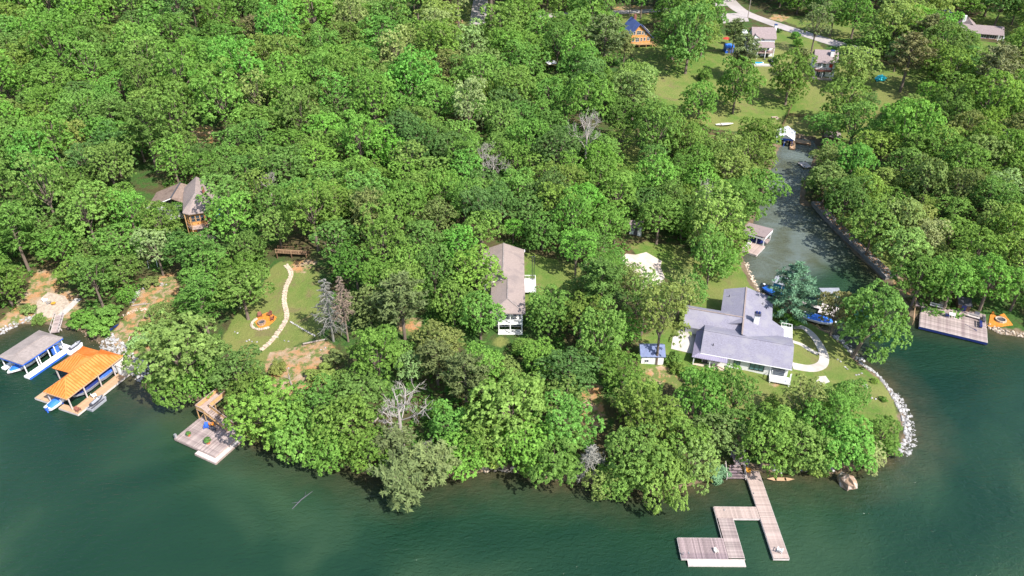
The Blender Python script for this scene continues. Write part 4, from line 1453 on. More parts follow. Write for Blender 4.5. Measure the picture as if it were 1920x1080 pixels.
for u in (.2, 2.2, 3.6, 5.9, 6.4, 9.2):
    post(d, u, -.15, .55, 3.3, 'white', .16)
for u in (.2, 3.2, 6.2, 9.2):
    post(d, u, -6.6, .55, 3.3, 'white', .16)
for u in (.2, 5, 9.6):
    MB().cyl(u, 1.0, -2.6, .5, .12, 7).build('pile', M['steel'], d)
MB().bx(1.0, 2.6, -.9, -.6, .55, 2.1).build('side_panel', M['blue_paint'], d)
x, y = foot(O, A, 6.6, -3.6)
boat('white boat with blue cover poking its bow from under the pinkish grey boathouse roof', x, y, .15, math.radians(A), 8.6, 3.0, 'white_gel', 'blue_tarp')
x, y = foot(O, A, -1.0, 1.2)
t = thing('floating_port', 'white floating port with ribbed edge joined to the grey roofed boathouse', 'floating port', (x, y, .05), math.radians(A) + math.pi)
MB().prism([(-1.9, -.8), (1.4, -.8), (2.1, 0), (1.4, .8), (-1.9, .8)], -.1, .42).build('deck', M['white'], t)
for s_ in (-.45, .45):
    MB().bx(-1.7, 1.3, s_ - .12, s_ + .12, .42, .55).build('runner', M['white_gel'], t)
x, y = foot(O, A, -1.3, 1.4)
jet_ski('grey jet ski on the white floating port', x, y, .62, math.radians(A) + math.pi)
x, y = foot(O, A, .3, .5)
t = thing('storage_chest', 'white storage chest on the end of the grey roofed boathouse deck', 'chest', (x, y, .56), math.radians(A))
MB().bx(-.45, .45, -.3, .3, 0, .6).build('body', M['white'], t)
MB().bx(-.48, .48, -.33, .33, .6, .7).build('lid', M['white_gel'], t)
a, b = Vector((*foot(O, A, -3.3, -7.2), .55)), Vector(G(113, 592))
g = thing('gangway', 'grey plank gangway with rails from shore to the grey roofed boathouse', 'gangway', a)
dv = b - a + Vector((0, 0, .25))
n = int(dv.length / .28)
side = Vector((-dv.y, dv.x, 0)).normalized()
pm_ = MB()
ang = math.atan2(dv.y, dv.x)
me = MB().bx(-.13, .13, -.8, .8, -.06, 0).mesh('plank', M['plank_grey'])
for i in range(n):
    link('plank', me, g, a * 0 + dv * (i + .5) / n, ang)
for s_ in (-.85, .85):
    MB().bar(side * s_, dv + side * s_, .1, .2).build('stringer', M['plank_white'], g)
    MB().bar(side * s_ + Vector((0, 0, .95)), dv + side * s_ + Vector((0, 0, .95)), .07).build('handrail', M['plank_white'], g)
    for i in range(4):
        q = dv * i / 3 + side * s_
        MB().bar(q, q + Vector((0, 0, .95)), .08).build('post', M['plank_white'], g)

# ---- orange roofed boathouse
O, A = (-85.18, 107.25), 68.8
d = thing('boathouse', 'boathouse with bright orange ribbed metal roof', 'boathouse', (*O, 0), math.radians(A))
E1, R1 = 3.5, 5.5
c = [(0, 0, E1), (14.2, 0, E1), (14.2, 5.9, E1), (0, 5.9, E1)]
pk, pe = (3.3, 3.0, R1), (10.9, 3.0, R1)
w0, w1 = (6.0, 10.3, E1), (13.6, 10.3, E1)
m = MB()
m.plate([c[0], c[1], pe, pk], .12)
m.plate([c[1], c[2], pe], .12)
m.plate([c[3], c[0], pk], .12)
m.plate([c[2], c[3], pk, pe], .12)
m.plate([(6.0, 5.4, E1 + .15), (6.0, 10.3, E1), (9.8, 7.2, R1 - .3), (9.8, 3.3, R1 - .3)], .12)
m.plate([(13.6, 10.3, E1), (13.6, 5.4, E1 + .15), (9.8, 3.3, R1 - .3), (9.8, 7.2, R1 - .3)], .12)
m.plate([w0, w1, (9.8, 7.2, R1 - .3)], .12)
r_ = m.build('roof', M['metal_orange'], d)
rib = MB()
for k in range(24):                                      # ribs run from eave to ridge on every slope
    u = .2 + k * .6
    t = min(1, u / 3.3, (14.2 - u) / 3.3)
    for v0_, v1_ in ((0.02, 3.0 * t), (5.88, 5.9 - 2.9 * t)):
        rib.bar((u, v0_, E1 + .03), (u, v1_, E1 + .03 + (R1 - E1) * t), .17, .1)
for k in range(10):
    v = .25 + k * .6
    t = min(v / 3.0, (5.9 - v) / 2.9)
    rib.bar((0.02, v, E1 + .03), (3.3 * t, v, E1 + .03 + (R1 - E1) * t), .17, .1)
    rib.bar((14.18, v, E1 + .03), (14.2 - 3.3 * t, v, E1 + .03 + (R1 - E1) * t), .17, .1)
for k in range(8):
    v = 5.6 + k * .6
    t = 1 if v < 7.2 else (10.3 - v) / 3.1
    rib.bar((6.02, v, E1 + .05), (6.0 + 3.8 * t, v, E1 + .05 + (R1 - .3 - E1) * t), .17, .1)
    rib.bar((13.58, v, E1 + .05), (13.6 - 3.8 * t, v, E1 + .05 + (R1 - .3 - E1) * t), .17, .1)
tag(rib.build('rib_row', M['metal_orange_deep'], r_), kind='stuff')
for a, b in ((pk, pe), (c[0], pk), (c[3], pk), (c[1], pe), (c[2], pe), (w0, (9.8, 7.2, R1 - .3)), (w1, (9.8, 7.2, R1 - .3)), ((9.8, 7.2, R1 - .3), (9.8, 3.4, R1 - .3))):
    MB().bar((a[0], a[1], a[2] + .06), (b[0], b[1], b[2] + .06), .22, .07).build('ridge_cap', M['metal_orange'], r_)
for a, b in zip(c, c[1:] + c[:1]):
    MB().bar((a[0], a[1], E1 - .1), (b[0], b[1], E1 - .1), .1, .22).build('beam', M['plank_tan'], d)
for (u0, u1, v0, v1) in ((-.3, 14.4, -2.0, .25), (-.3, 1.0, .25, 3.0), (.2, 6.2, 5.4, 9.8), (12.6, 14.4, .25, 10.0), (14.4, 16.4, -.5, 3.2), (6.2, 12.6, 5.3, 6.1)):
    along = 'u' if (u1 - u0) > (v1 - v0) else 'v'
    planks(d, u0 + .03, u1 - .03, v0 + .03, v1 - .03, .55, along, .3, 'plank_tan')
for loop in ([(-.3, -2.0), (14.4, -2.0)], [(-.32, -2.0), (-.32, 3.0)], [(.15, 5.4), (.15, 9.8)], [(.2, 9.83), (6.2, 9.83)], [(14.42, -2), (14.42, -.5)], [(16.42, -.5), (16.42, 3.2)], [(.2, 5.37), (6.2, 5.37)]):
    fascia(d, loop, .12, .5).build('fascia', M['plank_white'], d)
for u, v in ((.4, .1), (4.0, .1), (7.6, .1), (11.2, .1), (13.9, .1), (.4, 5.6), (4, 5.6), (7.6, 5.6), (13.9, 5.6), (6.3, 9.9), (13.2, 9.9)):
    post(d, u, v, .55, 3.4, 'plank_white', .2)
for u, v in ((0, -1.8), (7, -1.8), (14, -1.8), (.5, 9.5), (6, 9.5)):
    MB().cyl(u, v, -2.6, .5, .13, 7).build('pile', M['steel'], d)
MB().bx(12.0, 14.1, .6, 3.0, .56, 2.9).build('storage_wall', M['white'], d)
x, y = foot(O, A, 12.4, -1.1)
t = thing('storage_locker', 'beige storage locker at the shore end of the orange roofed boathouse', 'locker', (x, y, .57), math.radians(A))
MB().bx(-.7, 1.6, -.7, .9, 0, 2.3).build('body', M['cream'], t)
MB().plate([(-.8, -.8, 2.3), (1.7, -.8, 2.3), (1.7, 1.0, 2.6), (-.8, 1.0, 2.6)], .08).build('lid', M['sand_slab'], t)
MB().bx(-.76, -.7, -.2, .5, .1, 1.9).build('door', M['white'], t)
x, y = foot(O, A, 5.8, 1.9)
boat('blue covered motorboat under the lake side of the orange roof', x, y, .45, math.radians(A) + math.pi, 6.6, 2.4, 'grey_plastic', 'navy')
x, y = foot(O, A, 1.1, 4.2)
boat('white and blue motorboat with its stern out under the orange roof', x, y, .25, math.radians(A), 5.2, 2.2, 'white_gel', 'blue_tarp', 'blue_paint')
x, y = foot(O, A, 9.6, 1.7)
boat('blue covered boat beside the beige locker under the orange roof', x, y, .45, math.radians(A) + math.pi, 4.6, 2.0, 'grey_plastic', 'blue_paint')
x, y = foot(O, A, 3.6, -2.75)
t = thing('floating_port', 'blue grey floating port beside the orange roofed boathouse', 'floating port', (x, y, .05), math.radians(A))
MB().prism([(-2.0, -.75), (1.5, -.75), (2.2, 0), (1.5, .75), (-2.0, .75)], -.1, .4).build('deck', M['grey_plastic'], t)
for s_ in (-.4, .4):
    MB().bx(-1.8, 1.4, s_ - .12, s_ + .12, .4, .52).build('runner', M['charcoal'], t)
x, y = foot(O, A, 3.7, -2.75)
jet_ski('dark jet ski on the floating port beside the orange roof', x, y, .6, math.radians(A))
x, y = foot(O, A, 4.6, -1.2)
chair('white chair on the tan deck under the edge of the orange roof', 'white', x, y, .57, 2.2)
x, y = foot(O, A, .4, -1.4)
chair('red and white chair at the outer corner of the orange roofed boathouse deck', 'red_brown', x, y, .57, 1.2)
x, y = foot(O, A, .9, 3.1)
t = thing('outboard_engine', 'white outboard engine on a stand at the end of the orange roofed boathouse', 'outboard engine', (x, y, .56), math.radians(A))
MB().bx(-.25, .25, -.25, .25, .6, 1.25).build('cowl', M['white_gel'], t)
MB().bx(-.12, .12, -.1, .1, 0, .6).build('leg', M['blue_paint'], t)
a, b = Vector((*foot(O, A, 16.2, 2.2), .56)), Vector(G(252, 628))
g = thing('gangway', 'narrow reddish stair climbing the bank from the orange roofed boathouse', 'stairs', a)
dv = b - a + Vector((0, 0, .3))
n = int(dv.length / .42)
side = Vector((-dv.y, dv.x, 0)).normalized()
ang = math.atan2(dv.y, dv.x)
me = MB().bx(-.15, .15, -.65, .65, -.08, 0).mesh('tread', M['red_brown'])
for i in range(n):
    link('tread', me, g, dv * (i + .5) / n, ang)
for s_ in (-.72, .72):
    MB().bar(side * s_, dv + side * s_, .1, .22).build('stringer', M['plank_white'], g)
MB().bar(side * -.72 + Vector((0, 0, .9)), dv + side * -.72 + Vector((0, 0, .9)), .06).build('handrail', M['plank_white'], g)
for i in range(4):
    q = dv * i / 3 - side * .72
    MB().bar(q, q + Vector((0, 0, .9)), .07).build('post', M['plank_white'], g)

# ---- weathered dock by the right hand wood
O, A = (90.68, 134.26), -26.3
d = thing('dock', 'weathered plank platform with benches against the wooded bank', 'dock', (*O, 0), math.radians(A))
planks(d, .3, 13.6, .1, 11.6, .95, 'u', .3, 'plank_grey')
for loop in ([(.2, .05), (13.7, .05)], [(13.68, .1), (13.68, 6.0)], [(.22, 0.1), (.22, 6)]):
    fascia(d, loop, .3, .88, 'navy').build('fascia', M['navy' if loop[0][1] == .05 and loop[1][1] == .05 else 'plank_white'], d)
fascia(d, [(.2, .0), (13.7, .0)], .9, .99).build('edge_board', M['plank_white'], d)
for u in (.6, 5, 9.4, 13.2):
    MB().cyl(u, .5, -2.5, .9, .14, 8).build('pile', M['brown_wood'], d)
for v0, v1 in ((1.5, 10.8),):
    MB().bar((-1.0, v0, 1.0), (-1.0, v1, 1.6), .12, .12).build('rail', M['plank_tan'], d)
    for v in (1.6, 4.6, 7.7, 10.7):
        post(d, -1.0, v, -1.0, 1.3, 'plank_tan', .14)
planks(d, -1.0, .2, 8.5, 11.4, .9, 'u', .3, 'plank_purple')


def bench(label, u, v, rz, L=2.4, mat='plank_white', back=True):
    x, y = foot(O, A, u, v)
    t = thing('bench', label, 'bench', (x, y, .965), math.radians(A) + rz)
    for k in (-.15, .15):
        MB().bx(-L / 2, L / 2, k - .13, k + .13, .42, .48).build('seat_board', M[mat], t)
    if back:
        MB().bx(-L / 2, L / 2, .32, .38, .6, .95).build('backrest', M[mat], t)
        for k in (-L / 2 + .2, L / 2 - .2):
            MB().bx(k - .05, k + .05, .3, .36, 0, .6).build('post', M[mat], t)
    for k in (-L / 2 + .2, L / 2 - .2):
        MB().bx(k - .05, k + .05, -.24, .24, 0, .42).build('leg', M['charcoal'], t)


bench('pale blue bench near the shaded end of the weathered dock', 3.4, 9.6, -.05, 2.8, 'steel')
bench('pale slatted bench below the dark cabin of the weathered dock', 11.0, 8.7, -.1, 2.4, 'plank_white')
bench('dark bench set crosswise at the sunny end of the weathered dock', 12.4, 6.4, math.pi / 2, 2.6, 'navy')
bench('dark corner bench against the orange fire pit side of the weathered dock', 13.1, 8.9, math.pi / 2, 2.0, 'charcoal')
x, y = foot(O, A, 9.2, 12.4)
t = thing('dock_cabin', 'low dark roofed storage cabin at the back of the weathered dock', 'cabin', (x, y, .9), math.radians(A) + .1)
MB().bx(-1.6, .9, -1.4, 1.4, 0, 1.7).build('wall', M['brown_wood'], t)
MB().plate([(-1.8, -1.6, 1.7), (1.1, -1.6, 1.7), (1.1, 1.6, 2.0), (-1.8, 1.6, 2.0)], .1).build('roof', M['charcoal'], t)
MB().bx(-.9, .1, -1.46, -1.4, .05, 1.5).build('door', M['navy'], t)
x, y = foot(O, A, 6.6, 7.2)
t = thing('dock_table', 'square white table on the weathered dock', 'table', (x, y, .965), math.radians(A))
MB().bx(-.6, .6, -.6, .6, .7, .76).build('tabletop', M['white'], t)
for u in (-.5, .5):
    for v in (-.5, .5):
        MB().bx(u - .04, u + .04, v - .04, v + .04, 0, .7).build('leg', M['white'], t)
x, y = foot(O, A, 5.6, 6.8)
chair('dark chair beside the white table on the weathered dock', 'navy', x, y, .965, math.radians(A) + 1.7)
x, y = foot(O, A, 4.6, 10.6)
MB().blob((0, 0, .5), 1.1, 1.0, .9, random.Random(5), 9, 5, .15).build('boulder', M['rock_tan'], None, False, (x, y, .7))
tag(bpy.data.objects['boulder.001'], 'round tan boulder at the back edge of the weathered dock', 'boulder')
x, y = foot(O, A, 10.4, 4.6)
t = thing('oar', 'long dark oar lying on the boards of the weathered dock', 'oar', (x, y, .99), math.radians(A) - .6)
MB().tube([(-1.3, 0, .04), (.9, 0, .04)], [.03, .03], 6).build('shaft', M['navy'], t)
MB().bx(.9, 1.5, -.09, .09, .02, .06).build('blade', M['navy'], t)
x, y = foot(O, A, 11.6, 10.0)
t = thing('deck_grill', 'grey barbecue standing beside the dark cabin on the weathered dock', 'barbecue', (x, y, .96), math.radians(A))
MB().bx(-.5, .5, -.3, .3, .5, .9).build('body', M['grey_plastic'], t)
MB().loft([[(-.5, -.3, .9), (-.5, -.15, 1.15), (-.5, .15, 1.15), (-.5, .3, .9)], [(.5, -.3, .9), (.5, -.15, 1.15), (.5, .15, 1.15), (.5, .3, .9)]]).build('lid', M['charcoal'], t)
for u in (-.4, .4):
    MB().bx(u - .04, u + .04, -.25, .25, 0, .5).build('leg', M['dark'], t)
# orange mulched corner with its fire ring
pts = [G(*p)[:2] for p in ((1852, 614), (1856, 592), (1862, 584), (1868, 594), (1882, 588), (1899, 610), (1878, 613))]
tag(drape('mulch_bed', pts, M['mulch'], .12, 1.0, None, .4), kind='structure')


def fire_ring(label, px, py, R, n, mat, up=0.1):
    p = G(px, py)
    t = thing('fire_pit', label, 'fire pit', (p[0], p[1], p[2] + up))
    me = MB().bx(-R * 3.0 / n, R * 3.0 / n, -.14, .14, -.2, .3).mesh('stone', M[mat])
    for k in range(n):
        a = 6.283 * k / n
        link('stone', me, t, (R * math.cos(a), R * math.sin(a), 0), a + math.pi / 2)
    MB().cyl(0, 0, -.2, .08, R - .15, 14).build('ash_bed', M['charcoal'], t)
    return p


fire_ring('grey stone fire pit on the orange mulch beside the weathered dock', 1876, 601, 1.0, 12, 'rock_tan')

# ---- creek: boathouse on the near bank
O, A = (62.66, 172.48), -37.5
d = thing('boathouse', 'white boathouse with flat pale roof and plank deck on the creek', 'boathouse', (*O, 0), math.radians(A))
MB().plate([(-2.2, 0, 3.1), (4.4, 0, 3.4), (4.4, 5.6, 3.5), (-2.2, 5.0, 3.5)], .18).build('roof', M['shingle_far'], d)
MB().bx(-2.2, 4.3, .02, .14, 2.5, 2.92).build('beam', M['white'], d)
MB().bx(4.25, 4.4, .1, 5.4, 2.7, 3.15).build('beam', M['white'], d)
for u, v in ((-2, .3), (.2, .3), (2.2, .3), (4.1, .3), (4.1, 5.2), (0, 4.8), (-2, 4.8)):
    post(d, u, v, -.8, 2.9, 'white', .2)
MB().bx(-2.2, 4.3, 2.6, 4.9, .1, .6).build('deck', M['plank_grey'], d)
planks(d, 0, 4.6, -5.2, .6, .62, 'v', .25, 'plank_pink')
fascia(d, [(4.65, .6), (4.65, -5.2), (0, -5.25)], .1, .56).build('fascia', M['plank_white'], d)
for u, v in ((.3, -5), (4.4, -5), (4.4, 0)):
    MB().cyl(u, v, -2.4, .55, .12, 7).build('pile', M['brown_wood'], d)
for k, (u, v) in enumerate(((.9, -1.1), (1.0, -2.6))):
    x, y = foot(O, A, u, v)
    chair(('white chair next to the flat roofed creek boathouse wall', 'white chair nearer the bank on the creek boathouse deck')[k], 'white', x, y, .63, k * .8 + 3.6)
x, y = foot(O, A, 1.6, 1.5)
boat('dark blue boat under the flat pale creek roof', x, y, .1, math.radians(A), 5.0, 1.9, 'navy', 'navy')
# ---- creek: white gabled boathouse at the head
O, A = (90.17, 238.23), -19.9
d = thing('boathouse', 'white gable roofed boathouse with blue sides at the creek head', 'boathouse', (*O, 0), math.radians(A))
rect_gable(d, -.4, 4.6, .6, 8.2, 3.1, 4.5, 'v', M['white'], .5, .12, M['white'])
for u in (-.3, 2.0, 4.5):
    post(d, u, .9, -1, 3.1, 'blue_paint', .2)
    post(d, u, 8.0, -1, 3.1, 'blue_paint', .2)
MB().bx(-.5, -.35, .8, 8.0, .9, 3.0).build('wall', M['blue_paint'], d)
MB().bx(-.3, 4.5, 7.9, 8.0, .5, 3.0).build('wall', M['blue_paint'], d)
MB().bx(-.3, 4.5, .75, .9, 2.3, 3.05).build('beam', M['blue_paint'], d)
for (u0, u1, v0, v1) in ((4.0, 5.7, -1.6, 7.8), (5.7, 10.6, 4.4, 7.2)):
    along = 'u' if (u1 - u0) < (v1 - v0) else 'v'
    planks(d, u0, u1, v0, v1, .62, along, .35, 'plank_tan')
    fascia(d, [(u0, v0), (u1, v0), (u1, v1)], .15, .56).build('fascia', M['brown_wood'], d)
for u, v in ((4.2, -1.4), (5.5, -1.4), (10.4, 4.6), (10.4, 7.0)):
    MB().cyl(u, v, -2.4, .9, .12, 7).build('pile', M['brown_wood'], d)
x, y = foot(O, A, 1.9, 3.2)
boat('grey boat lifted inside the white gabled creek boathouse', x, y, .5, math.radians(A) - math.pi / 2, 5.6, 2.1, 'grey_plastic', 'navy')
p = W(1508, 310, .4)
d = thing('dock', 'tiny pale dock on the far side of the creek', 'dock', (p[0], p[1], 0), .2)
planks(d, -1.2, 1.6, -2.0, 2.2, .55, 'u', .35, 'plank_white')
for u in (-1.0, 1.4):
    MB().cyl(u, -1.7, -2, .95, .12, 7).build('pile', M['brown_wood'], d)
    MB().cyl(u, 1.9, -2, .95, .12, 7).build('pile', M['brown_wood'], d)
x, y = p[0], p[1]
chair('pale chair on the tiny dock across the creek', 'cream', x + .2, y + .3, .57, 1.2)
# ---- docks half hidden behind the cedar
O, A = W(1492, 566, .7), -32
d = thing('boathouse', 'boathouse with grey roof and teal side behind the blue green cedar', 'boathouse', (*O, 0), math.radians(A))
MB().plate([(-6.3, 1.2, 3.4), (-1.6, 1.2, 3.4), (-1.6, 4.4, 3.7), (-6.3, 4.4, 3.7)], .14).build('roof', M['grey_plastic'], d)
MB().bx(-6.0, -3.2, 1.45, 1.55, .6, 3.2).build('side_panel', M['teal_panel'], d)
for u in (-6.1, -4, -1.8):
    post(d, u, 1.4, -1.5, 3.3, 'white', .16)
    post(d, u, 4.2, -1.5, 3.3, 'white', .16)
planks(d, -6.2, 9.0, .1, 1.3, .65, 'v', .3, 'plank_white')
MB().plate([(3.6, 4.6, 3.3), (7.6, 7.2, 3.3), (8.4, 5.2, 3.3), (5.2, 2.8, 3.3)], .14).build('roof', M['grey_plastic'], d)
for u, v in ((4.2, 4.5), (7.4, 6.8), (8.0, 5.3), (5.4, 3.1)):
    post(d, u, v, -1.5, 3.2, 'white', .16)
planks(d, 5.4, 9.2, -1.6, 3.0, .66, 'v', .3, 'plank_white')
x, y = W(1538, 596, 1.2)
boat('boat under a bright blue tarpaulin behind the blue green cedar', x, y, .1, math.radians(-28), 7.0, 3.0, 'white_gel', 'blue_tarp')
x, y = W(1446, 548, .6)
boat('blue covered small boat by the teal sided boathouse', x, y, .1, math.radians(-60), 4.4, 2.0, 'blue_paint', 'blue_tarp')

# ---- stone sea wall along the creek's far bank
a, b = Vector(W(1520, 384, 0)), Vector(W(1660, 526, 0))
mid = Vector(W(1560, 428, 0))
line = [a, mid, b]
sw = thing('sea_wall', 'long low stone sea wall strewn with leaves along the creek', 'sea wall', (a.x, a.y, 0))
r = random.Random(2)
cap_me = []
for k in range(4):
    cap_me.append(MB().bx(-.48, .48, -.5, .5, -.15, .15 + .05 * k / 3).mesh('cap_stone', M['block_stone']))
for p, q in zip(line, line[1:]):
    dv = q - p
    L = dv.length
    u = dv / L
    nrm = Vector((-u.y, u.x))
    ang = math.atan2(u.y, u.x)
    m = MB()
    e0, e1 = p - a - nrm * .1, q - a - nrm * .1
    m.add([(e0.x, e0.y, -2), (e1.x, e1.y, -2), (e1.x, e1.y, .9), (e0.x, e0.y, .9), (e0.x + nrm.x * 2.4, e0.y + nrm.y * 2.4, -2), (e1.x + nrm.x * 2.4, e1.y + nrm.y * 2.4, -2), (e1.x + nrm.x * 2.4, e1.y + nrm.y * 2.4, .9), (e0.x + nrm.x * 2.4, e0.y + nrm.y * 2.4, .9)],
          [(0, 1, 2, 3), (5, 4, 7, 6), (3, 2, 6, 7), (0, 3, 7, 4), (1, 5, 6, 2)])
    m.build('wall_core', M['block_stone'], sw)
    n = int(L / 1.0)
    for i in range(n):
        for row in (.35, 1.25, 2.05):
            q2 = p - a + u * (i + .5) * L / n + nrm * row
            o = link('cap_stone', r.choice(cap_me), sw, (q2.x, q2.y, 1.02 + r.uniform(-.03, .05)), ang + r.uniform(-.04, .04))
            o.scale = (L / n * .97, .85, 1)
lm = MB()
for _ in range(420):
    t = r.uniform(0, 1)
    p, q = (line[0], line[1]) if t < .35 else (line[1], line[2])
    c = p + (q - p) * r.uniform(0, 1) - a
    nrm = Vector((-(q - p).y, (q - p).x)).normalized()
    c = c + nrm * r.uniform(.2, 2.3)
    s = r.uniform(.08, .2)
    an = r.uniform(0, 6)
    lm.add([(c.x + s * math.cos(an + k), c.y + s * math.sin(an + k) * .7, 1.26 + r.uniform(0, .05)) for k in (0, 1.6, 3.1, 4.7)], [(0, 1, 2, 3)])
tag(lm.build('fallen_leaves', M['mulch'], sw), kind='stuff')
# timber bulkhead posts by the grey roofed boathouse
for k, (px, py) in enumerate(((116, 617), (142, 613), (164, 615))):
    p = W(px, py, .2)
    t = MB().bar((0, 0, -1), (-.15, -.5, 1.2), .3, .3).build('bulkhead_post', M['plank_white'], None, False, (p[0], p[1], 0))
    tag(t, ('pale timber mooring post nearest the gangway', 'middle pale timber post in the shallow water', 'pale timber post nearest the green bank')[k], 'post', 'timber posts in the shallows')

# ------------------------------------------------------------------ trees
def broadleaf(seed, n_lobe=20, flat=.85, tufts=30, per=7, leaf=.075, hc=2.3, open_=0.0, tall=1.0):
    """A crown of radius 1 about (0,0,hc): lobes on a dome, tufts of leaves on every lobe. Returns trunk mesh, crown mesh."""
    R = np.random.RandomState(seed)
    lobes = []
    ga = 2.399963
    for i in range(n_lobe):
        t = (i + .5) / n_lobe
        z = 1 - 1.75 * t
        a = i * ga + R.uniform(-.4, .4)
        rr = math.sqrt(max(0, 1 - z * z))
        k = R.uniform(.52, .98) if i else .62
        lobes.append((np.array((rr * math.cos(a) * k, rr * math.sin(a) * k, z * k * flat * tall)), R.uniform(.26, .42)))
    lobes.append((np.zeros(3), .45))
    C, N, D, S, T = [], [], [], [], []
    for li, (c, r) in enumerate(lobes):
        nt_ = int(tufts * (r / .34) ** 2)
        d = rdir(R, nt_)
        d[:, 2] = np.where(d[:, 2] < -.35, -d[:, 2], d[:, 2])
        p = c + d * r * R.uniform(.82, 1.08, (nt_, 1)) * np.array((1, 1, .85))
        keep = np.ones(nt_, bool)
        for lj, (c2, r2) in enumerate(lobes):
            if lj != li:
                keep &= (np.linalg.norm((p - c2) / np.array((1, 1, .85)), axis=1) > r2 * .82)
        if open_:
            keep &= R.uniform(size=nt_) > open_
        p, d = p[keep], d[keep]
        lt = R.uniform(-.12, .12)
        for q, o in zip(p, d):
            ax = o * .7 + np.array((0, 0, .75)) + R.normal(size=3) * .25
            ax /= np.linalg.norm(ax)
            e = rdir(R, per)
            e = e - ax * (e @ ax)[:, None]
            e /= np.linalg.norm(e, axis=1, keepdims=True) + 1e-9
            sp = R.uniform(.25, 1.0, (per, 1)) * leaf * 1.15
            C.append(q + e * sp + R.normal(size=(per, 3)) * leaf * .25 - ax * (sp * .35))
            N.append(ax + e * .55 + R.normal(size=(per, 3)) * .3)
            D.append(e)
            l_ = leaf * R.uniform(.7, 1.15, (per, 1))
            S.append(np.concatenate([l_, l_ * R.uniform(.5, .75, (per, 1))], 1))
            T.append(np.clip(.5 + lt + R.normal() * .16 + R.normal(size=per) * .13, 0, 1))
    C = np.concatenate(C)
    C[:, 2] += hc
    crown = leaf_mesh('crown', C, np.concatenate(N), np.concatenate(D), np.concatenate(S), np.concatenate(T), M['leaf'])
    m = MB()
    r0 = .055
    top = (R.uniform(-.06, .06), R.uniform(-.06, .06), hc + .35)
    m.tube([(0, 0, -.25), (0, 0, .1), (top[0] * .4, top[1] * .4, hc * .55), top], [r0 * 1.6, r0 * 1.1, r0 * .85, r0 * .3], 7)
    for c, r in lobes[:12]:
        b = np.array((top[0] * .4, top[1] * .4, hc * (.5 + .2 * R.uniform())))
        e = c + np.array((0, 0, hc))
        mid = (b + e) / 2 + np.array((0, 0, -.08))
        m.tube([b, mid, e], [r0 * .5, r0 * .3, r0 * .1], 5, False)
    return m.mesh('trunk', M['bark']), crown


def conifer(seed, kind, hc):
    """pine: irregular tiers of feathery boughs; cedar: dense cone of upswept sprays. Crown radius 1."""
    R = np.random.RandomState(seed)
    C, N, D, S, T = [], [], [], [], []
    m = MB()
    H = hc + (1.35 if kind == 'cedar' else 1.0)
    lo = hc - (1.5 if kind == 'cedar' else .75)
    m.tube([(0, 0, -.25), (0, 0, H * .5), (0, 0, H * .97)], [.075, .055, .012], 7)
    nb = 74 if kind == 'cedar' else 46
    for i in range(nb):
        t = (i + R.uniform()) / nb
        z = lo + (H - lo) * t
        a = i * 2.399963 + R.uniform(-.5, .5)
        if kind == 'cedar':
            L = 1.05 * (1 - t ** 2.6) * (.8 + .2 * min(1, t * 4)) + .06
            L *= R.uniform(.82, 1.08)
            rise = .28
        else:
            L = (math.sin(math.pi * (.22 + .74 * t)) ** .8) * R.uniform(.6, 1.1)
            rise = .12 + .4 * t
        dr = np.array((math.cos(a), math.sin(a), rise))
        tip = np.array((0, 0, z)) + dr * L
        m.tube([(0, 0, z - .03), tuple(np.array((0, 0, z)) + dr * L * .5), tuple(tip)], [.014, .01, .003], 4, False)
        ns = max(4, int((13 if kind == 'cedar' else 12) * L))
        for j in range(ns):
            f = .3 + .75 * (j + R.uniform()) / ns
            q = np.array((0, 0, z)) + dr * L * f + R.normal(size=3) * (.05, .05, .03)
            per = 9 if kind == 'cedar' else 8
            e = rdir(R, per) * (1, 1, .55) + dr * .45
            e /= np.linalg.norm(e, axis=1, keepdims=True)
            ln = (.085 if kind == 'cedar' else .105) * R.uniform(.7, 1.2, (per, 1))
            C.append(q + e * ln * .9)
            N.append(np.array((0, 0, 1)) + R.normal(size=(per, 3)) * .55)
            D.append(e)
            S.append(np.concatenate([ln, ln * R.uniform(.2, .36, (per, 1))], 1))
            T.append(np.clip(.5 + R.normal() * .16 + R.normal(size=per) * .12, 0, 1))
    crown = leaf_mesh('crown', np.concatenate(C), np.concatenate(N), np.concatenate(D), np.concatenate(S), np.concatenate(T), M['needle'])
    return m.mesh('trunk', M['bark']), crown


def bare(seed, hc, droop=0.0, mat='dead_wood', spread=1.0, n_main=9, fine=3):
    """A leafless tree: trunk and forking branches, unit radius about hc."""
    R = np.random.RandomState(seed)
    t, b = MB(), MB()
    H = hc + .75
    t.tube([(0, 0, -.25), (R.uniform(-.04, .04), 0, H * .5), (R.uniform(-.08, .08), R.uniform(-.08, .08), H)], [.095, .065, .012], 7)

    def grow(p, d, L, r, depth):
        d = d / np.linalg.norm(d)
        q1 = p + d * L * .5 + R.normal(size=3) * L * .07
        d2 = d + R.normal(size=3) * .22 + np.array((0, 0, .12 - droop))
        q2 = q1 + d2 / np.linalg.norm(d2) * L * .5
        b.tube([p, q1, q2], [r, r * .75, r * .4], 4, False)
        if depth > 0:
            for k in range(4 if depth > 1 else 3):
                f = R.uniform(.35, 1)
                s = p + (q2 - p) * f
                nd = d2 / np.linalg.norm(d2) + R.normal(size=3) * .75
                grow(s, nd, L * R.uniform(.42, .64), r * .56, depth - 1)
    for i in range(n_main):
        f = (i + R.uniform(0, .8)) / n_main
        z = hc - .95 + 1.4 * f
        a = i * 2.4 + R.uniform(-.4, .4)
        L = (.95 - .5 * f) * R.uniform(.75, 1.1) * spread
        grow(np.array((0, 0, z)), np.array((math.cos(a), math.sin(a), .55 - droop * 1.6)), L, .03 * (1 - .4 * f), fine - 1)
    return t.mesh('trunk', M[mat]), b.mesh('branch', M[mat])


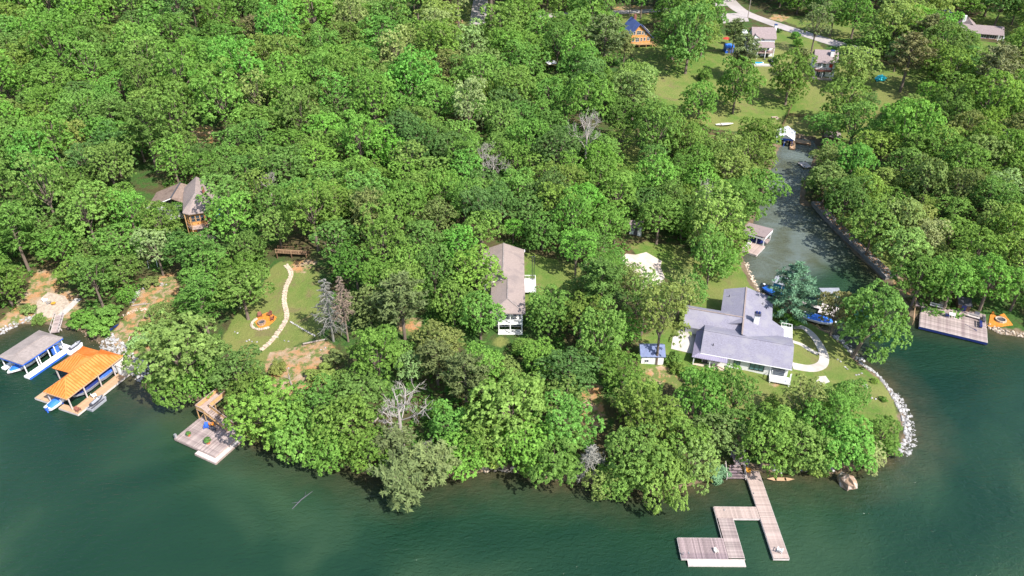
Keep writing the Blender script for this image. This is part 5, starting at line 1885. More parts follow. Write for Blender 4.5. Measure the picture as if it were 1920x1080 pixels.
def dead_conifer(seed, hc, mat):
    R = np.random.RandomState(seed)
    t, b = MB(), MB()
    H = hc + 1.3
    t.tube([(0, 0, -.25), (0, 0, H * .5), (.05, 0, H)], [.07, .05, .01], 7)
    for i in range(64):
        f = (i + R.uniform()) / 64
        z = H - (H - hc + 1.0) * (1 - f) ** 1.0
        a = i * 2.399963 + R.uniform(-.4, .4)
        L = (.95 - .75 * f) * R.uniform(.6, 1.05)
        p0 = np.array((0, 0, z))
        d = np.array((math.cos(a), math.sin(a), .15))
        p1 = p0 + d * L * .55
        p2 = p0 + d * L + np.array((0, 0, -.22 * L))
        b.tube([p0, p1, p2], [.024, .018, .008], 4, False)
        for k in range(12):
            q = p0 + (p2 - p0) * R.uniform(.35, 1)
            e = d * .3 + R.normal(size=3) * (.5, .5, .3) + np.array((0, 0, -.35))
            b.tube([q, q + e / np.linalg.norm(e) * L * R.uniform(.25, .45)], [.014, .007], 3, False)
    return t.mesh('trunk', M[mat]), b.mesh('branch', M[mat])


TPL = {
    'oak': [broadleaf(s, 22, .9, 42, 9, .045, 1.45) for s in (1, 2, 3, 4)],
    'maple': [broadleaf(s, 26, 1.0, 40, 9, .042, 1.45, 0, 1.08) for s in (11, 12, 13, 14)],
    'poplar': [broadleaf(s, 24, 1.0, 38, 9, .044, 1.9, .08, 1.3) for s in (21, 22)],
    'thin': [broadleaf(s, 17, 1.0, 36, 9, .046, 1.9, .3, 1.2) for s in (31, 32)],
    'full': [broadleaf(s, 30, 1.1, 44, 9, .042, 1.08, 0, 1.1) for s in (35, 36)],
    'round': [broadleaf(41, 40, 1.0, 62, 9, .038, 1.05, 0, 1.08)],
    'bush': [broadleaf(s, 14, .8, 34, 7, .085, .7) for s in (51, 52)],
    'pine': [conifer(s, 'pine', 2.0) for s in (61, 62, 63)],
    'cedar': [conifer(71, 'cedar', 1.7)],
    'bare': [bare(81, 2.2, -.2, 'dead_wood', 1.2, 8, 4), bare(82, 2.3, -.2, 'dead_wood', 1.2, 9, 4)],
    'bare_grey': [dead_conifer(83, 2.0, 'dead_grey')],
    'bare_brown': [dead_conifer(84, 2.6, 'dead_brown')],
}
HC = {'oak': 1.45, 'maple': 1.45, 'poplar': 1.9, 'thin': 1.9, 'full': 1.08, 'round': 1.05, 'bush': .7, 'pine': 2.0, 'cedar': 1.7, 'bare': 2.2, 'bare_grey': 2.0, 'bare_brown': 2.6}
VERT = {'oak': .9, 'maple': 1.05, 'poplar': 1.2, 'thin': 1.15, 'full': 1.2, 'round': 1.2, 'bush': .8, 'pine': 1.0, 'cedar': 1.4, 'bare': .9, 'bare_grey': 1.0, 'bare_brown': 1.0}
TONE = {
    'mid': (.096, .17, .037), 'bright': (.09, .192, .036), 'lime': (.142, .208, .056), 'olive': (.122, .162, .05), 'dark': (.06, .122, .036),
    'pine': (.118, .138, .056), 'brown': (.145, .138, .068), 'blue': (.09, .19, .12), 'pale': (.16, .212, .088), 'sage': (.128, .158, .068), 'deep': (.073, .148, .032)}
WORD = {'mid': 'mid green', 'bright': 'bright green', 'lime': 'yellow green', 'olive': 'olive green', 'dark': 'dark green', 'pine': 'olive', 'brown': 'brownish',
        'blue': 'blue green', 'pale': 'pale green', 'sage': 'sage grey', 'deep': 'deep green'}
NAME = {'oak': 'oak_tree', 'maple': 'maple_tree', 'poplar': 'poplar_tree', 'thin': 'airy_tree', 'round': 'round_tree', 'full': 'shade_tree', 'bush': 'shrub', 'pine': 'pine_tree', 'cedar': 'cedar_tree',  # broadleaf names split one wood by crown shape, not by species
        'bare': 'dead_tree', 'bare_grey': 'dead_tree', 'bare_brown': 'dead_tree'}
KIND_WORD = {'oak': 'broad tree', 'maple': 'domed tree', 'poplar': 'tall tree', 'thin': 'airy tree', 'round': 'dense round tree', 'full': 'low crowned tree', 'bush': 'shrub', 'pine': 'pine', 'cedar': 'cedar',
             'bare': 'bare dead tree', 'bare_grey': 'dead grey tree', 'bare_brown': 'dead brown tree'}
ALL_TREES = []
TRUNK_MAT = {}


def plant(kind, x, y, R, tone='mid', label=None, vz=1.0, variant=None, seed=None, lean=None):
    r = random.Random(int(x * 131 + y * 977))
    tpl = TPL[kind]
    tm, cm = tpl[r.randrange(len(tpl)) if variant is None else variant]
    z = max(hz(x, y), -.3) - .05
    root = thing(NAME[kind], label or 'x', 'shrub' if kind == 'bush' else 'tree', (x, y, z), r.uniform(0, 6.28))
    sx = r.uniform(.9, 1.16)
    root.scale = (R * sx, R * (2.04 - sx), R * vz)
    if lean:
        root.rotation_mode = 'ZYX'
        root.rotation_euler = (lean[0], lean[1], r.uniform(0, 6.28))
    t = link('trunk', tm, root)
    c = link('branches' if kind.startswith('bare') else 'crown', cm, root)
    if kind.startswith('bare'):
        c.name = 'branch'
    col = TONE[tone]
    j = [r.uniform(.86, 1.14) for _ in range(3)]
    g = r.uniform(.85, 1.15)
    c.color = (col[0] * j[0] * g, col[1] * (j[1] * .5 + .5) * g, col[2] * j[2] * g, 1)
    hc = z + HC[kind] * R * vz
    px = PX(x + math.sin(lean[1]) * (hc - z), y - math.sin(lean[0]) * (hc - z), z + (hc - z) * math.cos(lean[0])) if lean else PX(x, y, hc)
    ALL_TREES.append(dict(o=root, kind=kind, tone=tone, x=x, y=y, R=R, z=z, hc=hc, px=px, rpx=R * pxm(x, y, hc), label=label, vz=vz))
    return root


def at_crown(kind, px, py, rpx, vz=1.0):
    R = 5.0
    for _ in range(6):
        x, y, z = G(px, py, HC[kind] * R * vz)
        R = rpx / pxm(x, y, z)
    return x, y, R


# kind, crown centre and radius as seen in the photograph, tone, label (None: named later by its neighbours), tallness
HAND = [
    ('oak', 335, 655, 76, 'olive', 'big olive green tree on the bank between the orange roofed boathouse and the stair dock', 1.0),
    ('oak', 312, 725, 40, 'mid', None, .9), ('maple', 372, 712, 40, 'bright', None, .9), ('maple', 437, 690, 46, 'dark', 'dark green tree just below the lower end of the flagstone path', .85),
    ('maple', 497, 775, 64, 'bright', None, .9), ('maple', 556, 815, 52, 'bright', None, .85), ('oak', 612, 842, 44, 'mid', None, .85), ('oak', 650, 790, 56, 'mid', None, .95),
    ('maple', 590, 760, 50, 'deep', None, .9), ('maple', 688, 842, 44, 'bright', None, .85),
    ('pine', 748, 900, 54, 'pine', 'feathery olive evergreen overhanging the water below the white bare tree', .75), ('pine', 812, 868, 44, 'sage', None, .8), ('pine', 740, 835, 38, 'pine', None, .9),
    ('maple', 868, 855, 44, 'bright', None, .85), ('maple', 906, 825, 46, 'mid', None, .95), ('maple', 842, 800, 42, 'bright', None, .9),
    ('oak', 962, 765, 68, 'mid', None, 1.05), ('maple', 985, 835, 52, 'bright', None, .95), ('oak', 1042, 862, 52, 'mid', None, .95), ('maple', 1062, 800, 54, 'bright', None, 1.0),
    ('bare_grey', 1108, 862, 38, 'mid', 'grey dead tree standing among green ones on the shore west of the walkway dock', 1.0),
    ('maple', 1150, 905, 36, 'mid', None, .85), ('thin', 1130, 905, 34, 'olive', None, .8), ('oak', 1196, 850, 58, 'mid', None, 1.0), ('oak', 1244, 890, 54, 'mid', None, .9),
    ('thin', 1312, 866, 46, 'olive', None, .95), ('oak', 1276, 820, 54, 'mid', None, .95), ('maple', 1215, 775, 58, 'mid', None, 1.0), ('bush', 1345, 890, 22, 'blue', None, .9),
    ('oak', 1338, 810, 46, 'olive', None, .9), ('maple', 1440, 828, 54, 'mid', None, .95), ('maple', 1505, 838, 50, 'mid', None, .95), ('maple', 1548, 800, 52, 'deep', None, .95),
    ('oak', 1590, 838, 52, 'bright', None, .95), ('maple', 1655, 812, 33, 'deep', 'dark green bushy tree beside the white rock bank at the point', .9), ('thin', 1630, 855, 33, 'pale', None, .8),
    ('round', 1592, 742, 34, 'deep', 'small round dark green tree on the lawn inside the white rock bank', .95),
    ('maple', 1380, 738, 38, 'mid', 'tree with pointed top in front of the white walled house', 1.4), ('oak', 452, 542, 44, 'mid', None, 1.1), ('maple', 1440, 800, 44, 'mid', None, 1.0), ('thin', 1514, 745, 40, 'olive', None, 1.0),
    ('oak', 1388, 800, 44, 'deep', None, .9),
    ('poplar', 1243, 590, 42, 'olive', 'tall thin olive tree whose trunk stands in front of the blue roofed shed', 1.5), ('thin', 1210, 560, 40, 'olive', None, 1.1), ('thin', 1180, 525, 30, 'olive', None, 1.0),
    ('thin', 1278, 545, 36, 'olive', None, 1.0),
    ('round', 1640, 606, 60, 'deep', 'big dense round tree at the water edge between the point and the weathered dock', 1.3), ('oak', 1571, 578, 32, 'brown', 'thin brownish tree on the creek bank beside the big round tree', 1.4),
    ('cedar', 1489, 543, 44, 'blue', 'blue green cedar standing behind the lilac roofed house', .95),
    ('bush', 1462, 588, 15, 'bright', None, 1.0), ('bush', 1487, 600, 17, 'bright', None, 1.0),
    ('oak', 1428, 352, 40, 'mid', None, 1.0), ('maple', 1412, 300, 40, 'mid', None, 1.0), ('oak', 1418, 255, 40, 'mid', None, 1.0), ('oak', 1385, 385, 46, 'deep', None, 1.1), ('maple', 1372, 322, 44, 'olive', None, 1.0), ('maple', 1372, 450, 36, 'mid', None, 1.0),
    ('oak', 1552, 340, 40, 'olive', None, .95), ('oak', 1562, 300, 34, 'olive', None, .9), ('maple', 1590, 372, 46, 'deep', None, 1.0), ('maple', 1602, 235, 40, 'mid', None, 1.0), ('oak', 1545, 236, 30, 'mid', None, .9), ('oak', 1640, 425, 44, 'mid', None, 1.0), ('oak', 1700, 465, 46, 'lime', None, 1.0), ('maple', 1728, 520, 44, 'mid', None, 1.0),
    ('oak', 1790, 525, 46, 'mid', None, 1.0), ('maple', 1860, 525, 48, 'bright', None, 1.0), ('oak', 1915, 535, 40, 'mid', None, 1.0), ('maple', 1840, 470, 46, 'mid', None, 1.0),
    # lawns behind the creek
    ('full', 1293, 74, 46, 'deep', 'largest dark green tree beside the log house', 1.3), ('round', 1197, 152, 37, 'dark', 'dark green dense tree at the corner of the lawn below the log house', .85),
    ('full', 1312, 190, 36, 'mid', None, 1.05), ('full', 1382, 163, 40, 'mid', None, 1.2), ('full', 1482, 148, 40, 'deep', 'spreading green tree on the lawn above the plank fence', 1.15),
    ('bush', 1321, 140, 13, 'mid', None, 1.2), ('round', 1606, 124, 38, 'lime', 'yellow green willow like tree between the tan roofed house and the aqua tarp', 1.05), ('pine', 1504, 112, 18, 'brown', None, 1.1),
    ('thin', 1533, 42, 26, 'sage', 'thin grey green tree standing by the curving road', 1.2), ('full', 1582, 200, 42, 'mid', None, 1.1), ('maple', 1625, 190, 20, 'dark', None, .9),
    ('bush', 1492, 66, 8, 'bright', None, 1.2), ('bush', 1496, 80, 9, 'bright', None, 1.2), ('bush', 1500, 94, 9, 'mid', None, 1.2), ('bush', 1461, 57, 6, 'dark', None, .8), ('bush', 1452, 112, 6, 'dark', None, 1),
    ('pine', 1398, 98, 30, 'sage', None, 1.0), ('pine', 1378, 60, 22, 'pine', None, 1.0), ('pine', 1388, 120, 22, 'brown', None, .9),
    ('pine', 1135, 72, 38, 'pine', 'olive pine standing next to the log house', 1.0), ('pine', 1172, 84, 22, 'sage', 'silvery pine half hiding the side of the log house', 1.0),
    ('full', 1010, 62, 40, 'mid', None, 1.0), ('full', 1075, 70, 40, 'deep', None, 1.1), ('full', 940, 60, 46, 'mid', None, 1.0), ('maple', 975, 22, 40, 'deep', None, 1.0), ('maple', 1055, 8, 30, 'mid', None, 1.0),
    ('pine', 1708, 102, 36, 'brown', None, 1.0), ('full', 1770, 92, 44, 'deep', None, 1.1), ('pine', 1872, 130, 36, 'sage', None, 1.1), ('oak', 1680, 40, 44, 'lime', None, 1.0), ('pine', 1740, 62, 30, 'brown', None, 1.0),
    ('full', 1790, 140, 44, 'mid', None, 1.0), ('full', 1640, 76, 30, 'mid', None, 1.0), ('oak', 1905, 70, 16, 'olive', None, 1.1),
    ('maple', 1565, 28, 30, 'mid', None, .9), ('maple', 1608, 22, 34, 'bright', None, 1.0), ('full', 1500, -4, 30, 'deep', None, .9), ('full', 1552, 4, 30, 'dark', None, 1.0), ('oak', 1880, 4, 30, 'dark', None, 1.0),
    ('oak', 1820, 4, 30, 'mid', None, .9), ('oak', 1752, 10, 34, 'lime', None, .9), ('maple', 1910, 8, 26, 'deep', None, 1.0), ('full', 1330, 30, 30, 'deep', None, 1.1), ('full', 1255, 20, 30, 'deep', None, 1.0),
    # pines and dead trees inside the wood
    ('pine', 752, 562, 48, 'pine', 'olive pine with reddish trunk among bright maples below the flagstone path clearing', 1.0), ('pine', 872, 705, 44, 'pine', None, 1.0), ('pine', 818, 672, 34, 'pine', None, 1.0),
    ('pine', 478, 62, 24, 'brown', 'lone tan pine standing above the dense wood far behind', 1.2), ('thin', 290, 462, 34, 'pale', None, 1.0), ('poplar', 1345, 400, 46, 'lime', None, 1.1), ('poplar', 880, 195, 36, 'pale', 'tall pale tree with a bare white stem rising from the wood', 1.25),
    ('thin', 1325, 440, 34, 'lime', None, 1.1),
    ('bare', 1100, 252, 30, 'mid', 'tall bare white tree in the middle of the wood', 1.3), ('bare', 748, 772, 54, 'mid', 'wide bare white tree among the green trees near the shore', .8), ('bare', 925, 312, 24, 'mid', None, 1.1),
    ('bare', 1325, 362, 22, 'mid', None, 1.3), ('bare_grey', 614, 570, 40, 'mid', 'drooping grey dead conifer beside the grass clearing', 1.1), ('bare_brown', 641, 560, 30, 'mid', 'brown half dead tree leaning behind the grey dead conifer', 1.3),
    ('bare', 795, 842, 22, 'mid', None, .8), ('bare', 505, 345, 18, 'mid', None, 1.2), ('bare', 905, 290, 18, 'mid', None, 1.3), ('bare', 1880, 265, 18, 'mid', None, 1.2), ('bare', 258, 452, 14, 'mid', None, .8),
    ('maple', 426, 376, 44, 'mid', None, 1.0), ('full', 893, 515, 46, 'mid', None, 1.0), ('maple', 900, 588, 42, 'bright', None, 1.0), ('full', 1030, 590, 44, 'mid', None, 1.0), ('thin', 1012, 572, 26, 'mid', None, 1.0),
    ('thin', 1236, 560, 34, 'olive', None, 1.0), ('thin', 1196, 545, 30, 'olive', None, 1.0),
    ('bush', 1640, 714, 7, 'mid', None, .8), ('bush', 1656, 748, 7, 'deep', None, .8), ('bush', 1668, 784, 8, 'mid', None, .8), ('bush', 1680, 838, 7, 'olive', None, .8),
    # shrubs about the houses
    ('bush', 1263, 672, 14, 'mid', None, 1.3), ('bush', 1272, 690, 13, 'mid', None, 1.2), ('bush', 1298, 706, 15, 'deep', None, 1.1), ('bush', 1325, 702, 13, 'mid', None, 1), ('bush', 1345, 708, 14, 'mid', None, 1),
    ('bush', 152, 598, 22, 'bright', None, .8), ('bush', 185, 612, 24, 'bright', None, .8), ('bush', 205, 585, 22, 'mid', None, .8), ('bush', 72, 600, 12, 'mid', None, .8), ('bush', 54, 580, 13, 'olive', None, .9),
    ('bush', 262, 640, 20, 'pale', None, .7), ('bush', 285, 612, 22, 'olive', None, .7), ('bush', 300, 580, 20, 'olive', None, .7), ('bush', 282, 528, 16, 'olive', None, .7), ('bush', 520, 690, 16, 'olive', None, .7),
    ('bush', 604, 700, 26, 'lime', None, .6), ('bush', 625, 668, 18, 'sage', None, .6), ('bush', 560, 742, 16, 'sage', None, .6), ('bush', 470, 525, 12, 'mid', None, .8), ('bush', 1490, 890, 18, 'lime', None, .9), ('bush', 1530, 878, 20, 'lime', None, .9),
]
KEEP = [
    [(1236, 92), (1262, 120), (1345, 110), (1450, 126), (1560, 150), (1640, 150), (1700, 140), (1736, 150), (1680, 200), (1630, 240), (1590, 262), (1470, 245), (1400, 235), (1330, 225), (1262, 205)], [(1440, 24), (1640, 60), (1650, 90), (1580, 100)],
    [(712, 742), (785, 742), (785, 800), (720, 806)], [(590, 545), (640, 540), (662, 640), (600, 640)],
    [(1640, 690), (1700, 660), (1700, 640), (1930, 650), (1930, 900), (1720, 900), (1705, 800), (1680, 740)],
    [(-20, 625), (0, 600), (40, 560), (62, 500), (84, 500), (104, 520), (122, 548), (150, 556), (150, 590), (235, 606), (248, 575), (268, 530), (300, 515), (330, 515), (318, 560), (262, 610), (262, 640), (270, 720), (200, 790), (0, 790)],
    [(412, 640), (440, 592), (478, 556), (500, 512), (520, 478), (590, 480), (596, 545), (606, 625), (668, 640), (640, 690), (606, 705), (575, 742), (530, 748), (508, 700), (485, 672), (450, 690)],
    [(352, 342), (386, 342), (402, 398), (398, 442), (358, 436)], [(282, 332), (342, 345), (320, 370), (292, 356)],
    [(930, 458), (944, 454), (984, 468), (988, 490), (1040, 492), (1072, 510), (1062, 530), (1006, 540), (1004, 556), (986, 584), (978, 628), (938, 628), (944, 600), (938, 560), (942, 520)],
    [(914, 628), (950, 628), (950, 650), (916, 648)],
    [(1166, 482), (1190, 460), (1260, 456), (1310, 520), (1360, 535), (1395, 482), (1440, 530), (1470, 560), (1520, 610), (1570, 640), (1612, 680), (1670, 740), (1705, 800), (1700, 850), (1668, 850), (1640, 770), (1560, 720), (1500, 700),
     (1480, 745), (1415, 742), (1402, 700), (1300, 700), (1250, 715), (1200, 700), (1198, 640), (1262, 620), (1298, 572), (1345, 560), (1330, 535), (1240, 500), (1236, 545), (1222, 545), (1200, 505)],
    [(1400, 490), (1400, 420), (1418, 412), (1455, 420), (1470, 390), (1470, 300), (1462, 238), (1500, 234), (1530, 262), (1520, 300), (1490, 340), (1504, 390), (1530, 388), (1600, 455), (1668, 520), (1640, 530), (1570, 548), (1540, 575), (1445, 540), (1430, 480)],
    [(1164, 36), (1226, 36), (1232, 98), (1190, 100), (1180, 84)], [(1404, 44), (1456, 44), (1456, 126), (1410, 126)], [(1524, 88), (1568, 92), (1560, 110), (1550, 148), (1526, 146)],
    [(1808, 30), (1886, 48), (1886, 76), (1880, 100), (1840, 96), (1824, 70), (1808, 48)], [(1770, 24), (1784, 24), (1784, 34), (1770, 34)],
    [(1196, 98), (1240, 98), (1270, 130), (1340, 112), (1365, 120), (1372, 150), (1300, 160), (1270, 200), (1236, 190), (1230, 150)], [(1416, 128), (1440, 128), (1440, 232), (1416, 240), (1412, 200)],
    [(1452, 62), (1470, 60), (1470, 130), (1452, 130)], [(1340, 108), (1450, 126), (1450, 140), (1400, 150), (1340, 130)], [(1500, 150), (1560, 150), (1560, 200), (1510, 205)], [(1570, 84), (1600, 92), (1700, 130), (1660, 132), (1600, 110)], [(1880, 22), (1922, 22), (1922, 50), (1890, 50)], [(1400, 8), (1580, 70), (1580, 88), (1540, 84), (1440, 52), (1370, 30), (1360, 10)], [(1480, 50), (1560, 74), (1640, 60), (1650, 30), (1600, 50), (1560, 62)],
    [(1634, 134), (1664, 134), (1700, 140), (1720, 150), (1690, 180), (1640, 200), (1628, 170)], [(1480, 205), (1535, 212), (1535, 260), (1480, 250)], [(1340, 226), (1380, 226), (1380, 240), (1340, 240)],
    [(858, 0), (914, 0), (912, 46), (868, 46)], [(1030, 20), (1060, 22), (1060, 34), (1028, 34)], [(1150, 6), (1220, 8), (1218, 32), (1150, 34)],
    [(1708, 560), (1756, 566), (1792, 580), (1800, 568), (1820, 570), (1850, 590), (1905, 584), (1905, 640), (1850, 645), (1705, 612)], [(1546, 254), (1572, 254), (1562, 268), (1546, 270)],
    [(1184, 420), (1200, 420), (1202, 444), (1184, 444)], [(1350, 64), (1376, 64), (1376, 100), (1350, 100)], [(1386, 38), (1406, 38), (1406, 60), (1386, 60)],
    [(330, 760), (378, 740), (418, 726), (432, 745), (452, 800), (410, 862), (322, 828)], [(1364, 862), (1410, 858), (1440, 890), (1470, 1000), (1400, 960), (1360, 905)], [(1024, 116), (1042, 116), (1042, 128), (1024, 128)],
    [(1572, 884), (1612, 884), (1604, 930), (1566, 926)], [(1098, 720), (1124, 720), (1128, 790), (1100, 790)], [(1352, 792), (1400, 800), (1398, 830), (1356, 812)], [(366, 238), (392, 238), (392, 268), (366, 268)],
    [(1560, 388), (1612, 440), (1690, 500), (1660, 505), (1590, 450), (1545, 400)], [(1166, 282), (1180, 282), (1186, 310), (1166, 306)], [(1502, 298), (1522, 300), (1520, 318), (1502, 316)],
]
for h in HAND:
    x, y, R = at_crown(h[0], h[1], h[2], h[3], h[6])
    x0, y0, hcc = x, y, HC[h[0]] * R * h[6]
    for _ in range(60):                                  # a trunk cannot stand in the lake: root it on the bank and let it lean out
        if grid_lookup(SD, x, y) >= .7:
            break
        gx_ = grid_lookup(SD, x + 1.5, y) - grid_lookup(SD, x - 1.5, y)
        gy_ = grid_lookup(SD, x, y + 1.5) - grid_lookup(SD, x, y - 1.5)
        gl = math.hypot(gx_, gy_) + 1e-6
        x, y = x + gx_ / gl * .3, y + gy_ / gl * .3
    tx_, ty_ = min(.8, max(-.8, math.atan2(y - y0, hcc))), min(.8, max(-.8, math.atan2(x0 - x, hcc)))
    plant(h[0], x, y, R, h[4], h[5], h[6], None, None, (tx_, ty_) if abs(tx_) + abs(ty_) > .02 else None)

# slanting trunk on the clearing's edge keeps its own place; the rest of the wood is filled crown by crown where the photograph shows it closed
KX = [[p[0] for p in k] for k in KEEP]
KY = [[p[1] for p in k] for k in KEEP]


def blocked(px, py, rx, ry):
    xs = [px + rx * .8 * math.cos(a) for a in np.arange(0, 6.28, .6)] + [px]
    ys = [py + ry * .8 * math.sin(a) for a in np.arange(0, 6.28, .6)] + [py]
    for k, kx, ky in zip(KEEP, KX, KY):
        if max(xs) < min(kx) or min(xs) > max(kx) or max(ys) < min(ky) or min(ys) > max(ky):
            continue
        if in_poly(xs, ys, k).any():
            return True
        if any((qx - px) ** 2 / rx ** 2 + (qy - py) ** 2 / ry ** 2 < .7 for qx, qy in k):
            return True
    return False




# places the photograph shows in full sun: no filling tree may stand between them and the sun
SUNNY = [(54, 317, 13), (57, 317, 15), (101, 304, 12), (102, 307, 16), (120, 286, 11), (205, 333, 12), (210, 331, 12), (198, 340, 15), (2, 126, 8), (0, 138, 12), (0, 148, 12), (8, 140, 7), (12, 142, 7), (31, 153, 4), (-79, 166, 9), (-79, 172, 14),
         (-53, 138, 4), (-54, 132, 4), (-48, 140, 5), (-43, 119, 3), (48, 115, 4), (40, 118, 6), (52, 122, 6), (45, 135, 7), (28, 118, 5), (-88, 112, 4), (-96, 121, 4), (-55, 90, 1), (-101, 139, 1), (-75, 128, 2), (65, 275, 7), (88, 275, 6), (96, 290, 9), (140, 282, 9), (105, 140, 1)]
SV = tuple(sdir)


def shades(x, y, zc, R):
    for s in SUNNY:
        d = (x - s[0], y - s[1], zc - s[2])
        t = d[0] * SV[0] + d[1] * SV[1] + d[2] * SV[2]
        if t > 0 and d[0] ** 2 + d[1] ** 2 + d[2] ** 2 - t * t < (R * .95) ** 2:
            return s
    return None


for t in ALL_TREES:
    b = shades(t['x'], t['y'], t['hc'], t['R'])
    if b:
        print('shade', t['kind'], [round(v) for v in t['px']], round(t['R'], 1), b)


def fill(n_try, rlo, rhi, pack, bounds, seed):
    r = random.Random(seed)
    for _ in range(n_try):
        x, y = r.uniform(bounds[0], bounds[1]), r.uniform(bounds[2], bounds[3])
        if abs(x) > y * .78 + 30:
            continue
        d = grid_lookup(SD, x, y)
        if d < 1.2:
            continue
        if grid_lookup(soil_w, x, y) > .5 and r.random() < .7:
            continue
        far = min(max((y - 120) / 200, 0), 1)
        R = r.uniform(rlo, rhi) * (.8 + .45 * far)
        if any((t['x'] - x) ** 2 + (t['y'] - y) ** 2 < (pack * (t['R'] + R)) ** 2 for t in ALL_TREES if abs(t['x'] - x) < 16):
            continue
        if any((hx - x) ** 2 + (hy - y) ** 2 < hr * hr for hx, hy, hr in HOUSES):
            continue
        z0 = hz(x, y)
        k = r.random()
        right = PX(x, y, z0 + 10)[0] > 1500
        nz = float(wob(np.array(x), np.array(y), 26, 9)) + r.uniform(-.45, .45)
        kind = 'oak' if k < .36 else 'maple' if k < .67 else 'full' if k < .8 else 'poplar' if k < .92 else 'thin' if k < .97 else 'pine'
        vz = r.uniform(.8, 1.28)
        hc = z0 + HC[kind] * R * vz
        px, py = PX(x, y, hc)
        rp = R * pxm(x, y, hc)
        if px < -rp or px > 1920 + rp or py < -rp * 1.2:
            if not (-120 < px < 2040 and -70 < py):
                continue
        if blocked(px, py, rp, rp * (.75 + .25 * VERT[kind])):
            continue
        if d < 2.6 and py < 840:
            continue
        if shades(x, y, hc, R):
            continue
        tx, ty = PX(x, y, z0 + .3)
        if any(in_poly([tx, (tx + px) / 2], [ty, (ty + py) / 2], k).any() for k in KEEP):
            continue
        if kind == 'pine':
            tone = r.choice(['pine', 'olive', 'pine', 'deep'])
        elif nz > .42:
            tone = r.choice(['lime', 'pale', 'bright', 'olive', 'mid'])
        elif nz > .1:
            tone = r.choice(['mid', 'olive', 'bright', 'bright', 'mid'])
        elif nz > -.3:
            tone = r.choice(['bright', 'mid', 'deep', 'mid'])
        else:
            tone = r.choice(['deep', 'mid', 'dark', 'bright'])
        if right and r.random() < .3:
            tone = r.choice(['olive', 'mid', 'lime'])
        plant(kind, x, y, R, tone, None, vz)


fill(4000, 4.8, 6.4, .70, (-130, 150, 92, 205), 4)
fill(12000, 5.0, 8.0, .72, (-270, 270, 95, 420), 5)
fill(4000, 3.4, 4.6, .74, (-130, 150, 92, 215), 7)
fill(6000, 3.8, 5.2, .76, (-270, 270, 180, 330), 6)
fill(3000, 2.4, 3.2, .84, (-130, 130, 90, 215), 8)
# low shrubs draping the front shore
for (ax, ay), (bx_, by_) in zip(SHORE_PX, SHORE_PX[1:]):
    if not (430 <= ax < 1650 and ay > 780):
        continue
    A2, B2 = Vector(W(ax, ay)), Vector(W(bx_, by_))
    nsh = max(1, int((B2 - A2).length / 3.4))
    for i in range(nsh):
        q = A2 + (B2 - A2) * (i + .5) / nsh
        q += Vector((rnd.uniform(-.6, .6), rnd.uniform(.4, 1.6)))
        qx = PX(q.x, q.y, 1)[0]
        if 1352 < qx < 1440 or 1570 < qx < 1606 or rnd.random() < .12:
            continue
        plant('bush', q.x, q.y, rnd.uniform(1.5, 2.7), rnd.choice(['mid', 'bright', 'lime', 'lime', 'olive', 'deep']), None, rnd.uniform(.9, 1.3))
print('TREES', len(ALL_TREES), {k: sum(NAME[t['kind']] == k for t in ALL_TREES) for k in set(NAME.values())})

# ------------------------------------------------------------------ garden things, poles, clutter
p = fire_ring('ring of stones on the orange mulch circle in the clearing', 491, 606, .75, 11, 'rock_brown', .12)
tag(drape('mulch_bed', [(G(497, 601)[0] + (2.3 + .35 * math.sin(3 * a)) * math.cos(a), G(497, 601)[1] + (2.2 + .3 * math.cos(4 * a)) * math.sin(a)) for a in np.arange(0, 6.28, .4)], M['mulch'], .06, .7, None, .2), kind='structure')
for k, (px, py, rz, lab) in enumerate(((488, 594, .4, 'red chair at the back of the orange mulch circle'), (506, 592, -.5, 'red chair on the flagstone path side of the mulch circle'), (511, 600, -1.2, 'dark red chair at the edge of the mulch circle nearest the path'))):
    q = G(px, py)
    chair(lab, 'red_brown', q[0], q[1], q[2] + .06, rz, .75)
m = MB()
for k in range(16):
    a = 2.4 + k * .2
    q = G(490, 614)
    m = MB().blob((0, 0, .12), .4, .32, .3, random.Random(k), 6, 4, .2)
    o = m.build('stone', M['rock_tan'], None, False, (q[0] + 2.4 * math.cos(a), q[1] + 1.2 + 1.9 * math.sin(a), hz(q[0] + 2.4 * math.cos(a), q[1] + 1.2 + 1.9 * math.sin(a)) + .02))
    tag(o, 'pale stone in the arc of stones below the orange mulch circle', 'stone', 'stones edging the mulch circle')
line = smooth_line([(545, 604), (560, 613), (575, 622), (590, 630)], 5)
for i, q in enumerate(line):
    o = link('stone', rnd.choice(rock_meshes['rock_white']), None, (q.x, q.y, hz(q.x, q.y) + .1), i)
    o.scale = (.55, .5, .5)
    tag(o, 'pale stone in the short stone row crossing the grass clearing', 'stone', 'stones of the short row on the grass')
for i in range(14):
    px, py = rnd.choice([(440, 620), (470, 640), (530, 640), (555, 650), (460, 570), (610, 650), (545, 690), (600, 660)])
    q = G(px + rnd.uniform(-12, 12), py + rnd.uniform(-8, 8))
    o = link('stone', rnd.choice(rock_meshes['rock_white']), None, (q[0], q[1], q[2] + .08), i)
    o.scale = (.5, .42, .4)
    tag(o, 'pale stone lying loose on the grass clearing', 'stone', 'loose stones on the clearing')
for i in range(16):
    px, py = rnd.choice([(1585, 690), (1600, 700), (1620, 725), (1632, 735), (1640, 750), (1600, 715), (1576, 676), (1615, 705)])
    q = G(px + rnd.uniform(-7, 7), py + rnd.uniform(-5, 5))
    o = link('stone', rnd.choice(rock_meshes['rock_white']), None, (q[0], q[1], q[2] + .08), i)
    o.scale = (.6, .5, .35)
    tag(o, 'pale stone scattered on the lawn above the white rock bank', 'stone', 'stones on the point lawn')
